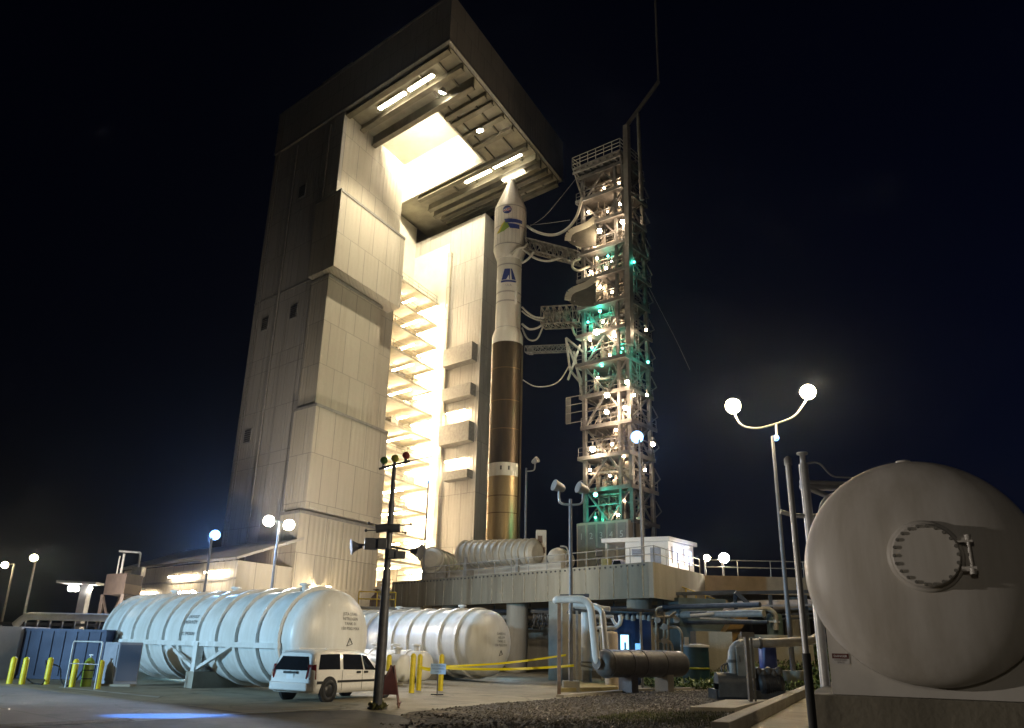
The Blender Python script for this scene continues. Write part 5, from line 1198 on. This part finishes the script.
# open shed roof with kiosk
sh = thing('equipment_shed', 'dark flat-roofed open shed with a glowing blue doorway and control window', 'shed', gp(632, 660, 47.5))
ra, rb_ = at(572, 609, 46), at(660, 616, 46); zr = (at(610, 612, 46).z)
mb = MB(); mb.hexa([V(ra.x,45,zr), V(rb_.x,45,zr), V(rb_.x,50,zr), V(ra.x,50,zr), V(ra.x,45,zr+.16), V(rb_.x,45,zr+.16), V(rb_.x,50,zr+.16), V(ra.x,50,zr+.16)]); mb.build('roof', dsteel, sh)
for x in (ra.x+.2, rb_.x-1.2): mb = MB(); mb.beam((x, 45.2, 0), (x, 45.2, zr-.002), .12); mb.build('post', steel, sh)
x0, x1 = at(618, 650, 48).x, at(652, 650, 48).x
mb = MB(); mb.box(((x0+x1)/2, 48.9, zr/2-.01), (x1-x0, 1.6, zr-.03)); mb.build('kiosk_wall', bluebox, sh)
DW = emit('bright doorway', (.35, .7, 1), 2.2)
for u0, v0, u1, v1, nm, mm_ in ((621, 635, 628.5, 657, 'doorway', DW), (635.5, 643.5, 640, 656, 'control_window', emit('control window', (.15, .5, 1), .9))):
    a = at(u0, v1, 48); b = at(u1, v0, 48); mb = MB(); mb.box(((a.x+b.x)/2, 48.06, (a.z+b.z)/2), (b.x-a.x, .06, b.z-a.z)); dw = mb.build(nm, mm_, sh)
    mb = MB(); 
    for x in (a.x-.04, b.x+.04): mb.beam((x, 48.03, a.z), (x, 48.03, b.z), .07)
    mb.beam((a.x-.07, 48.03, b.z+.04), (b.x+.07, 48.03, b.z+.04), .07); mb.build('frame', darkblue, dw)
    if nm == 'doorway': mb = MB(); mb.beam(((a.x+b.x)/2+.02, 48.0, a.z), ((a.x+b.x)/2+.02, 48.0, (a.z+b.z)/2+.2), .1); mb.build('inner_post', darkblue, dw)
light('doorway_light', 'POINT', at(625, 645, 47.2), 25, CYAN, .3)
for k in range(7):
    u = 622+k*5.5; mb = MB(); mb.lathe([(.1, 0), (.17, .08), (.1, .3)], at(u, 619+(k%3), 46.5), n=10); mb.beam(at(u, 619, 46.5)+V(0,0,.2), V(at(u,619,46.5).x, 46.5, zr), .05); mb.build('hanging_valve', gsteel, sh)
# pipe tree
ptx = thing('valve_station', 'cluster of thin bent pipes and valves right of the shed above the grey vessel', 'pipes', gp(668, 660, 45))
mb = MB()
for pts in ([(657,655),(656,609),(662,607)], [(664,655),(664,612)], [(660,628),(678,627),(682,634),(682,655)], [(655,641),(671,641),(673,652)], [(652,618),(676,616)], [(668,655),(668,618),(676,612)]):
    mb.tube([at(u, v, 45) for u, v in pts], .07, 8, .3)
mb.build('pipe', mat('pipe tan grey', (.36, .32, .25), .5, .2, 2, .2), ptx)
for u, v in ((657, 620), (664, 627), (664, 641), (676, 620)):
    mb = MB(); mb.lathe([(.06,-.15),(.15,-.1),(.15,.1),(.06,.15)], at(u, v, 44.95), n=10); mb.lathe([(.16,.2),(.16,.23)], at(u, v, 44.95), (0,-1,0), 12); mb.build('valve', gsteel, ptx)
p = at(686.5, 641, 45); mb = MB(); mb.box(p, (.22, .12, .4)); mb.build('white_tag', mwhite, ptx)
# teal tank and teal block
p = gp(696, 670, 47); tt = thing('water_tank', 'teal upright tank with pale rim beyond the right end of the grey vessel', 'tank', p)
zz = at(696, 645, 47).z; MB().lathe([(.74, 0), (.74, zz-.12)], p, n=28).build('shell', teal, tt)
MB().lathe([(.79, zz-.118), (.79, zz), (.3, zz+.05), (1e-4, zz+.06)], p, n=28).build('rim', mat('pale rim', (.4, .42, .42), .5), tt)
MB().lathe([(.745, zz*.42), (.755, zz*.42), (.755, zz*.47), (.745, zz*.47)], p, n=28, caps=False).build('stripe', mat('tape stripe', (.3, .33, .02), .5), tt)
p = gp(694, 650, 56); mb = MB(); mb.box((p.x+.3, p.y+1.5, 2.6), (3.6, 3, 5.2), .3)
tag(mb.build('machine_house', mat('teal block', (.075, .105, .115), .7, 0, .8, .2)), 'teal windowless block beneath the deck side behind the teal tank', 'building')

# ------------------------------------------------------------------ bridge, bank and pipe gallery at the right
br = thing('road_bridge', 'level concrete access bridge with railing running right from the deck', 'bridge', V(24, 63, ZD))
b0, b1 = DS + V(.35, .1, 0), V(52, 61.5, 0)
mb = MB(); mb.hexa([b0+V(0,0,ZD-1.3), b1+V(0,0,ZD-1.3), b1+V(0,6,ZD-1.3), b0+V(4,6,ZD-1.3), b0+V(0,0,ZD-.01), b1+V(0,0,ZD-.01), b1+V(0,6,ZD-.01), b0+V(4,6,ZD-.01)]); mb.build('road_slab', mat('bridge concrete', (.34, .27, .19), .85, 0, .7, .14, .2, 8), br)
railing_mb([b0+V(.1,.15,ZD), b1+V(0,.15,ZD)], 1.15, 2.4, .04).build('railing', gsteel, br)
for x in (22, 31, 42):
    mb = MB(); mb.cyl((x, 64.3, 0), (x, 64.3, ZD-1.305), .6, n=18); mb.build('pier', conc, br)
p = at(689, 571, 62.5)
# yellow railed stair platform below the deck side
yp = thing('stair_platform', 'yellow railed stair landing hanging below the deck side left of the bridge', 'stair platform', V(16.5, 60, 0))
ya, yb = at(677, 609, 57), at(716, 622, 60)
railing_mb([ya+V(0,0,-.1), yb+V(0,0,-.1)], 1.7, 1.1, .04).build('railing', yrail, yp)
mb = MB(); mb.beam(ya+V(0,.6,-.2), yb+V(0,.6,-.2), 1.2, .12); mb.build('landing', gsteel, yp)
for q in (ya, yb, ya.lerp(yb,.5)): mb = MB(); mb.beam(V(q.x, q.y+.6, 0), q+V(0,.6,-.27), .14); mb.build('post', darkblue, yp)
pg = thing('pipe_gallery', 'steel gallery of blue-grey beams and a fat pale pipe below the bridge', 'pipe gallery', V(22, 56, 0))
for (u0, v0, u1, v1, y, w_, m_) in ((560, 596, 840, 591, 57.5, .22, darkblue), (672, 594, 735, 591.5, 56.5, .2, darkblue), (735, 592, 766, 619, 55, .24, darkblue), (733, 606.5, 840, 604.5, 55.2, .12, greybox), (690, 613, 762, 610, 54, .12, darkblue), (775, 615, 840, 612, 54, .1, darkblue), (766, 619, 840, 617.5, 54, .12, darkblue), (700, 618, 780, 622, 53, .1, gsteel)):
    mb = MB(); mb.beam(at(u0, v0, y), at(u1, v1, y), w_); mb.build('beam', m_, pg)
for u in (735, 770, 805, 838):
    q = at(u, 595, 55.4); mb = MB(); mb.beam(V(q.x, q.y, 0), V(q.x, q.y, q.z), .2); mb.build('post', darkblue, pg)
q0, q1_ = at(733, 607, 56.4), at(842, 599, 56.4); q1_.z = q0.z+.35
mb = MB(); mb.tube([q0+V(-.5,.2,-.55), q0, q1_], .38, 14, .5); mb.build('fat_pipe', mat('pale lagging', (.38, .36, .4), .55, 0, 1, .1), pg)
mb = MB(); mb.tube([at(735, 612, 53), at(768, 608, 53), at(776, 614, 53), at(776, 630, 53)], .15, 10, .6); mb.tube([at(690, 616, 53.6), at(735, 612, 53.4)], .12, 8); mb.build('pipe', gsteel, pg)
mb = MB(); mb.lathe([(.5,-.6),(.5,.6),(.4,.75)], at(775, 626, 53.5), n=14); mb.build('valve_body', mat('green machine paint', (.06,.09,.08), .5), pg)
mb = MB(); q = at(737, 622, 55); mb.hexa([V(q.x-2.2,q.y,q.z-2.4), V(q.x-1,q.y,q.z-2.4), V(q.x-1,q.y+1.5,q.z-2.4), V(q.x-2.2,q.y+1.5,q.z-2.4), V(q.x,q.y,q.z+.4), V(q.x+1.0,q.y,q.z+.7), V(q.x+1.0,q.y+1.5,q.z+.7), V(q.x,q.y+1.5,q.z+.4)])
tag(mb.build('chute', mat('ochre chute', (.2, .125, .035), .6, 0, 2, .2)), 'tilted ochre chute below the pipe gallery', 'chute')
for (u, v, w_, h_, y, l) in ((712, 655, 2.2, 3.0, 52, 'squat grey concrete block left of the blue pump drum'), (776, 655, 4.2, 2.9, 53, 'broad grey concrete block behind the pump pipe')):
    q = gp(u, v, y); mb = MB(); mb.box((q.x, q.y, h_/2), (w_, 1.6, h_)); tag(mb.build('concrete_block', conc), l, 'concrete block')
# bank of earth rising behind the pump, covered with plants
def bank_h(x, y): 
    t_ = max(0, min(1, (y-46.5)/14)); s_ = max(0, min(1, (x-7.5-(y-46)*.2)/7)); return 2.6*t_*t_*(3-2*t_)*s_ + .06*math.sin(x*1.7)*math.sin(y*1.3)*s_
mb = MB(); vs = []; fs = []; nx_, ny_ = 44, 20
for j in range(ny_+1):
    for i in range(nx_+1):
        x = 7.2 + i*1.1; y = 43.5 + j*1.0; vs.append((x, y, bank_h(x, y) + (-.05 if i == 0 or j == 0 else .03)))
for j in range(ny_):
    for i in range(nx_): a = j*(nx_+1)+i; fs.append((a, a+1, a+nx_+2, a+nx_+1))
mb.add(vs, fs, True); o = mb.build('bank', earth_m); o['kind'] = 'structure'
def reg():
    while True:
        x, y = random.uniform(7.6, 26), random.uniform(44, 56)
        if random.random() < .9 - .5*abs(math.sin(x*1.9+y*.7))*.6: return (x, y)
leaf_patch('ground_cover', reg, 26000, .2, leaf_m, .42, lambda p: bank_h(*p))
# pump skid
p = gz(722, 700); ps = thing('pump_skid', 'dark pump unit on a black skid with a bent inlet pipe and control box', 'pump', p)
Yp = p.y
def ap(u, v, dy=0): return at(u, v, Yp+dy)
def wb(mb, u0, v0, u1, v1, dy, dep):   # block spanning the two points, going back dep
    a, b = ap(u0, v1, dy), ap(u1, v0, dy); a.y = b.y = Yp+dy
    return mb.hexa([V(a.x,a.y,a.z), V(b.x,a.y,a.z), V(b.x,a.y+dep,a.z), V(a.x,a.y+dep,a.z), V(a.x,a.y,b.z), V(b.x,a.y,b.z), V(b.x,a.y+dep,b.z), V(a.x,a.y+dep,b.z)])
z0p = .05
mb = MB(); x0, x1 = ap(717, 700).x, ap(786, 700).x; mb.box(((x0+x1)/2, Yp+.75, .2), (x1-x0, 1.4, .38)); mb.build('skid', dsteel, ps)
mb = MB(); a, b = ap(718, 683), ap(752, 681); zc_ = a.z; mb.cyl(V(a.x, Yp+.3, zc_), V(b.x, Yp+.3, zc_), .42, n=24); mb.box(((a.x+b.x)/2, Yp+.3, zc_-.28), (b.x-a.x, .84, .5)); mb.build('oil_tank', vessel, ps)
mb = MB(); mb.tube([ap(733, 676, .3), ap(731.5, 643.5, .3), ap(772, 643, .4), ap(812, 641, 1.5), ap(822, 634, 2)], .19, 14, .6); mb.build('inlet_pipe', gsteel, ps)
MB().lathe([(.24,-.06),(.24,.06)], ap(732.3, 661, .3), n=16).build('flange', vessel, ps); MB().lathe([(.24,-.05),(.24,.05)], ap(760, 643, .38), (1,0,0), 16).build('flange', vessel, ps)
mb = MB(); wb(mb, 738, 647, 754, 678, .0, .5); cbx = mb.build('control_box', mat('control box grey', (.2, .2, .18), .5, .1, 2, .15), ps, .02)
mb = MB(); a = ap(740, 662, -.01); mb.beam(a, a+V(0,0,.25), .03); mb.build('handle', dsteel, cbx)
mb = MB(); a = ap(757, 684, .3); b = ap(784, 683, .5); mb.lathe([(.2,-.05),(.42,0),(.46,.1),(.46,.9),(.4,1.05),(.2,1.15)], a, b-a, 22)
for k in range(8): mb.lathe([(.47, .15+k*.09), (.5, .17+k*.09), (.47, .19+k*.09)], a, b-a, 22, caps=False)
mb.build('motor', dsteel, ps)
for k in range(5):
    mb = MB(); mb.lathe([(.1,-.12),(.18,-.05),(.18,.08),(.08,.2)], ap(758+k*5, 672+2*(k%2), .2), (0.2*(k-2), -.3, 1), 10); mb.build('valve', vessel, ps)
mb = MB(); mb.lathe([(.34,-.9),(.38,-.85),(.38,.7),(.3,.85)], ap(768, 660, 1.6), n=18); mb.build('blue_drum', mat('blue drum', (.03,.05,.2), .4), ps)
mb = MB()
for k in range(6): mb.tube([ap(722+k*3, 672, .2), ap(721+k*3.2, 666-k%3, .3), ap(727+k*2, 663, .4)], .03, 6, .2)
mb.build('small_pipes', dsteel, ps)
q = gz(751, 706); mb = MB(); mb.beam(V(q.x,q.y,0), V(q.x,q.y,at(750,637,q.y).z), .26, .12); 
mb.beam(V(q.x+.2,q.y+.02,0), V(q.x+.2,q.y+.02,at(752,638,q.y).z), .06); pq = thing('steel_post', 'dark grey steel channel post with lug top in front of the pump', 'post', V(q.x,q.y,0)); mb.build('post', vessel, pq)
mb = MB(); mb.box(V(q.x+.05,q.y,at(751,636,q.y).z+.05), (.5,.2,.18)); mb.build('lug', vessel, pq)
sb = MB(); s0, s1, s2, s3 = gz(690, 712), gz(726, 704), gz(768, 704), gz(735, 713)
sb.hexa([s0,s3,s2,s1]+[q+V(0,0,.16) for q in (s0,s3,s2,s1)]); tag(sb.build('concrete_slab', conc2, bevel=.02), 'flat concrete pad slab lying on the grass before the pump', 'slab')
# low kerb wall running from the tank plinth out along the gravel
w0, w1 = gz(712, 737), gz(806, 692); dv = (w1-w0).normalized(); nv_ = V(dv.y, -dv.x, 0)
kw = MB(); kw.hexa([w0, w0+nv_*.42, w1+nv_*.42, w1]+[q+V(0,0,.34) for q in (w0, w0+nv_*.42, w1+nv_*.42, w1)])
tag(kw.build('low_wall', conc2, bevel=.02), 'low concrete wall running from the pump to the lower right corner', 'wall')
inner = [gz(735, 735), gz(806, 694), gz(850, 700), gz(860, 745)]

# ------------------------------------------------------------------ large white tank at the right
az = math.radians(24); AX = V(math.sin(az), math.cos(az), 0); PX = V(math.cos(az), -math.sin(az), 0)
YT = 13.6; cT = at(921, 570, YT); rT = 1.82
bt_ = thing('storage_tank', 'huge pale domed tank end filling the right edge, round bolted hatch on it', 'storage tank', V(cT.x, cT.y, 0))
dm = mat('dome paint', (.62, .59, .56), .42, 0, .9, .07, .06, 2.0, dirt=(.37, .33, .28), streak=True)
HD = .36
hd_ = [(rT*math.sin(q), -rT*HD*math.cos(q)) for q in [math.pi/2*k/20 for k in range(21)]]; hd_[0] = (1e-4, hd_[0][1])
MB().lathe(hd_ + [(rT, .2), (rT, 9.0), (rT*.8, 9.7), (1e-4, 10)], cT, AX, 96).build('shell', dm, bt_)
MB().lathe([(rT*1.0, .23), (rT*1.012, .24), (rT*1.012, .30), (rT*1.0, .31)], cT, AX, 96, False).build('weld_ring', dm, bt_)
ztop = at(900, 698, YT).z
# saddle wall and plinth
def tq(a, x, z): return V(cT.x, cT.y, z) + AX*a + PX*x
mb = MB(); mb.hexa([tq(.1,-1.58,ztop+.003), tq(.1,3.2,ztop+.003), tq(.6,3.2,ztop+.003), tq(.6,-1.58,ztop+.003), tq(.1,-1.58,cT.z-.65), tq(.1,3.2,cT.z-.65), tq(.6,3.2,cT.z-.65), tq(.6,-1.58,cT.z-.65)])
sd_ = mb.build('saddle_wall', mat('saddle paint', (.6, .57, .53), .5, 0, .8, .08), bt_)
mb = MB(); mb.hexa([tq(6.1,-1.6,ztop+.003), tq(6.1,1.6,ztop+.003), tq(6.6,1.6,ztop+.003), tq(6.6,-1.6,ztop+.003), tq(6.1,-1.6,cT.z-.65), tq(6.1,1.6,cT.z-.65), tq(6.6,1.6,cT.z-.65), tq(6.6,-1.6,cT.z-.65)]); mb.build('saddle_wall', MATS['saddle paint'], bt_)
mb = MB(); mb.hexa([tq(-.15,-1.95,-.02), tq(-.15,5,-.02), tq(9.5,5,-.02), tq(9.5,-1.95,-.02), tq(-.15,-1.95,ztop), tq(-.15,5,ztop), tq(9.5,5,ztop), tq(9.5,-1.95,ztop)])
mb.build('plinth', mat('plinth concrete', (.2, .18, .14), .9, 0, .9, .22, .4, 8, streak=True), bt_, .02)
# bolted hatch
ho_x, ho_z = .06, .16
def hp_(x, z): return max(0, 1-((x)**2+(z)**2)/rT**2)
hc = tq(-rT*HD*math.sqrt(hp_(ho_x, ho_z)), ho_x, cT.z+ho_z); HN = -AX
MB().lathe([(.56, -.05), (.56, .012), (.5, .03)], hc, HN, 48).build('reinforcing_pad', dm, bt_)
mb_ = MB(); mb_.lathe([(.42, 0), (.42, .06), (.50, .065), (.50, .10), (.49, .105), (.49, .15), (.47, .16)], hc, HN, 48); hat = mb_.build('hatch', dm, bt_)
for k in range(22):
    a = 2*math.pi*k/22; q = hc + HN*.12 + PX*math.cos(a)*.452 + V(0,0,math.sin(a)*.452)
    mb = MB(); mb.cyl(q, q+HN*.075, .028, n=6, smooth=False); mb.build('bolt', mat('hatch bolts', (.2,.19,.17), .6, .4), hat)
mb = MB()
dq = hc + PX*.62 + HN*.12
mb.cyl(dq+V(0,0,-.24), dq+V(0,0,.24), .028, n=10); mb.beam(dq+V(0,0,.22)-PX*.15, dq+V(0,0,.22)+PX*.06, .05, .07); mb.beam(dq+V(0,0,-.22)-PX*.15, dq+V(0,0,-.22)+PX*.06, .05, .07); mb.cyl(dq+V(0,0,-.3), dq+V(0,0,-.22), .05, n=10); mb.cyl(dq+V(0,0,.22), dq+V(0,0,.3), .05, n=10)
mb.beam(dq+V(0,0,.2), dq+V(0,0,.2)-HN*.14, .07, .05); mb.beam(dq+V(0,0,-.2), dq+V(0,0,-.2)-HN*.14, .07, .05)
mb.build('hatch_hinge', dm, bt_)
mb = MB(); q = tq(.4, -.02, cT.z+rT); mb.lathe([(.07, -.02), (.07, .05), (.12, .06), (.12, .1), (.06, .11)], q, n=14); mb.build('top_flange', dm, bt_)
# danger plate
sg = at(839, 659, 13.3); s0 = tq(.1, 0, 0); 
xs = -.02 + (sg - V(cT.x, cT.y, sg.z)).dot(PX)
def sq(x, y, off): return tq(.1-off, xs + x, sg.z + y)
mb = MB(); mb.slab([sq(-.135,-.085,.004), sq(.135,-.085,.004), sq(.135,.085,.004), sq(-.135,.085,.004)], -AX, .008); sp = mb.build('danger_sign', mat('sign white', (.55,.53,.52), .4), bt_)
mb = MB(); mb.slab([sq(-.13,.0,.013), sq(.13,.0,.013), sq(.13,.08,.013), sq(-.13,.08,.013)], -AX, .002); mb.build('sign_header', mat('sign dark red', (.09,.012,.01), .4), sp)
text_mb('DANGER', .052, lambda x, y: sq(x, .022+y, .017)).build('lettering', mwhite, sp)
for k, ln in enumerate(('CONFINED', 'SPACE')): text_mb(ln, .04, lambda x, y, k=k: sq(x, -.036-k*.038+y, .014)).build('lettering', mat('sign ink', (.04,.02,.02)), sp)
# ladder cage pipes beside the tank
def post_at(name, label, u, v, Y, vt, r, m, z=0):
    q = at(u, v, Y); t = thing(name, label, 'pipe', V(q.x, q.y, z)); zt_ = at(u, vt, Y).z
    for k in range(30):      # top height at which the vertical line reaches picture row vt
        pass
    return t, q
q = at(813, 726, 12.2); q.z = 0
pbz = (462-364)  # top row
tB = thing('vent_pipe', 'slim tall bluish pipe with black lower sleeve close beside the domed tank', 'pipe', V(q.x, q.y, 0))
zt_ = at(790, 462, q.y).z
mb = MB(); mb.cyl(V(q.x,q.y,1.9), V(q.x,q.y,zt_), .045, n=12); mb.lathe([(.06, 0), (.06,.1), (.02,.14)], V(q.x,q.y,zt_-.05), n=12); mb.build('pipe', steel, tB)
MB().cyl(V(q.x,q.y,0), V(q.x,q.y,1.93), .06, n=14).build('sleeve', black, tB)
# frame of the pipe stand
yC = 17.5; q = at(822, 650, yC); q.z = 0
tC = thing('pipe_stand', 'steel pipe stand left of the domed tank with level pipes reaching over it', 'pipe stand', V(q.x, q.y, 0))
zt_ = at(798, 464, yC).z
mb = MB(); mb.cyl(V(q.x,q.y,0), V(q.x,q.y,zt_), .1, n=14); mb.build('post', steel, tC)
mb = MB(); mb.lathe([(.06,0),(.06,.2),(.12,.22),(.12,.26)], V(q.x,q.y,zt_), n=12); mb.build('cap', steel, tC)
def zl(v): return at(q.x/yC*800/1.0+512 if False else 800, v, yC).z
for z_, r_ in ((zl(482), .055), (zl(486.5), .07)):
    mb = MB(); mb.cyl(V(q.x-.1,q.y,z_), V(q.x+3.0,q.y+.8,z_+.1), r_, n=10); mb.build('level_pipe', steel, tC)
mb = MB(); mb.cyl(V(q.x,q.y,zl(487)), V(q.x+1.0,q.y+.2,zl(502)), .06, n=10); mb.build('brace', steel, tC)
mb = MB(); mb.tube([V(q.x+.28,q.y-.1,.0), V(q.x+.28,q.y-.1,zl(497)), V(q.x+2.2,q.y+.3,zl(490))], .11, 12, .5); mb.build('bent_pipe', steel, tC)
mb = MB(); mb.tube([V(q.x,q.y,zl(464)), V(q.x+.35,q.y,zl(461)), V(q.x+.6,q.y,zl(476)), V(q.x+2,q.y+.3,zl(475))], .02, 6, .15); mb.build('wire', steel, tC)
mb = MB(); mb.tube([V(q.x-.6,q.y,zl(512)), V(q.x-.3,q.y,zl(516)), V(q.x+1.0,q.y+.1,zl(514))], .05, 8, .15); mb.build('level_pipe', steel, tC)
for dx, v in ((.85, 506), (.85, 512), (1.1, 500)): mb = MB(); mb.lathe([(.07,-.15),(.14,-.12),(.1,0),(.14,.12),(.07,.15)], V(q.x+dx,q.y+.1,zl(v)), n=12); mb.build('valve', steel, tC)
mb = MB(); mb.beam(V(q.x+.75,q.y+.3,0), V(q.x+.75,q.y+.3,2.6), .3, .2); mb.build('channel', dsteel, tC)
mb = MB(); mb.beam(V(q.x-.2,q.y,.75), V(q.x+.7,q.y,.75), .08); mb.lathe([(.16,0),(.16,.02),(.1,.03)], V(q.x,q.y,0), n=12); mb.build('bracket', dsteel, tC)

# yellow catwalk behind the second tank
cw = thing('catwalk', 'short yellow-railed catwalk showing above the second tank beside the dark mast', 'catwalk', gp(375, 620, 66))
a, b = at(358, 606, 66), at(395, 607, 66); b.z = a.z
railing_mb([a, b], 1.1, 1.3, .045, (.5,)).build('railing', mat('bright rail yellow', (.7, .5, .02), .5), cw)
mb = MB(); mb.beam(a+V(-2,.6,-.1), b+V(2,.6,-.1), 1.2, .18); mb.build('walkway', gsteel, cw)
for q in (a, b): mb = MB(); mb.beam(V(q.x,q.y+.6,0), q+V(0,.6,-.2), .2); mb.build('post', gsteel, cw)
q = at(375, 605.5, 66.6); vv = thing('pipe_valve', 'dark handwheel valve standing on the yellow catwalk', 'valve', V(q.x,q.y,a.z))
mb = MB(); mb.lathe([(.45,0),(.45,.5),(.3,.8),(.12,.95),(.1,1.3)], V(q.x,q.y,a.z), n=14); mb.build('valve_body', brown, vv)
mb = MB(); mb.lathe([(.22,1.28),(.28,1.32),(.22,1.36)], V(q.x,q.y,a.z), n=16); mb.build('handwheel', brown, vv)

# ------------------------------------------------------------------ bare unseen lights without fixtures: floods and added fill
light('unseen_pad_light', 'SPOT', (-26, 14.0, 5.0), 9600, (1, .9, .78), .2, (8, 13, 2.6), 30, .8)
light('unseen_pad_light', 'SPOT', (-6, -8, 9), 950, (1, .88, .7), .8, (8, 13, 2.6), 60, .8)  # added frontal fill for the dark right side of the domed tank
light('unseen_pad_light', 'SPOT', (-36, 14, 6), 42000, (.42, .74, 1), .4, (-12, 37, 2.6), 44, .6)
light('unseen_pad_light', 'SPOT', (-30, 20, 12), 2600, (1, .82, .46), .4, (-17, 34, 0), 60, .9)  # added warm fill to offset the blue light on the left paving
light('unseen_pad_light', 'SPOT', (12, 16, 9), 11500, (1, .84, .58), .5, (-7, 38, 0), 46, .9)
light('unseen_pad_light', 'SPOT', (14, 20, 10), 1000, (1, .8, .5), .5, (4, 38, 0), 90, .9)
light('facade_flood', 'SPOT', (-34, 66, 3), 11000, (1, .9, .78), .6, Q(28, 0, 17), 80, .9)
light('facade_flood', 'SPOT', (-16, 70, 4), 15000, (1, .85, .68), .6, Q(20, 3, 17), 80, .9)
light('rocket_flood', 'SPOT', (-14, 72, 9), 19000, (1, .88, .7), .5, (RX, RY, 50), 60, .9)
light('lift_fill', 'SPOT', (4, 66, 9), 2600, (1, .88, .74), .5, U(3, 0, 22), 60, .9)  # added fill that brightens the lattice tower, no fixture
light('deck_fill', 'SPOT', (-6, 48, 7), 5200, (1, .86, .68), .5, (4, 68, 9), 80, .9)  # added fill for the ducts and cabinets on the deck, no fixture
light('unseen_blue_lamp', 'POINT', gp(508, 640, 53, 1.4), 60, CYAN, .3)
light('unseen_blue_lamp', 'POINT', V(-15.5, 43.5, .7), 150, CYAN, .2)

# ------------------------------------------------------------------ faint scattering volume, added to give the lamps halos
mb = MB(); mb.box((0, 275, 47), (804, 854, 96)); hz = mb.build('halo_haze', bpy.data.materials.new('halo_volume')); hz['kind'] = 'stuff'
m = MATS_halo = hz.data.materials[0]; m.use_nodes = True; n = m.node_tree; n.nodes.clear()
pv = n.nodes.new('ShaderNodeVolumePrincipled'); pv.inputs['Color'].default_value = (.55, .7, 1, 1); pv.inputs['Density'].default_value = .00013; pv.inputs['Anisotropy'].default_value = .88
on = n.nodes.new('ShaderNodeOutputMaterial'); n.links.new(pv.outputs[0], on.inputs['Volume'])
light('unseen_blue_lamp', 'SPOT', (-26, 19, 9), 190000, (.05, .25, 1), .08, (gz(129, 718.6)+gz(216, 715.6))/2+V(-.3,.25,0), 5.2, .6)  # unseen narrow beam, added to throw the blue pool on the road
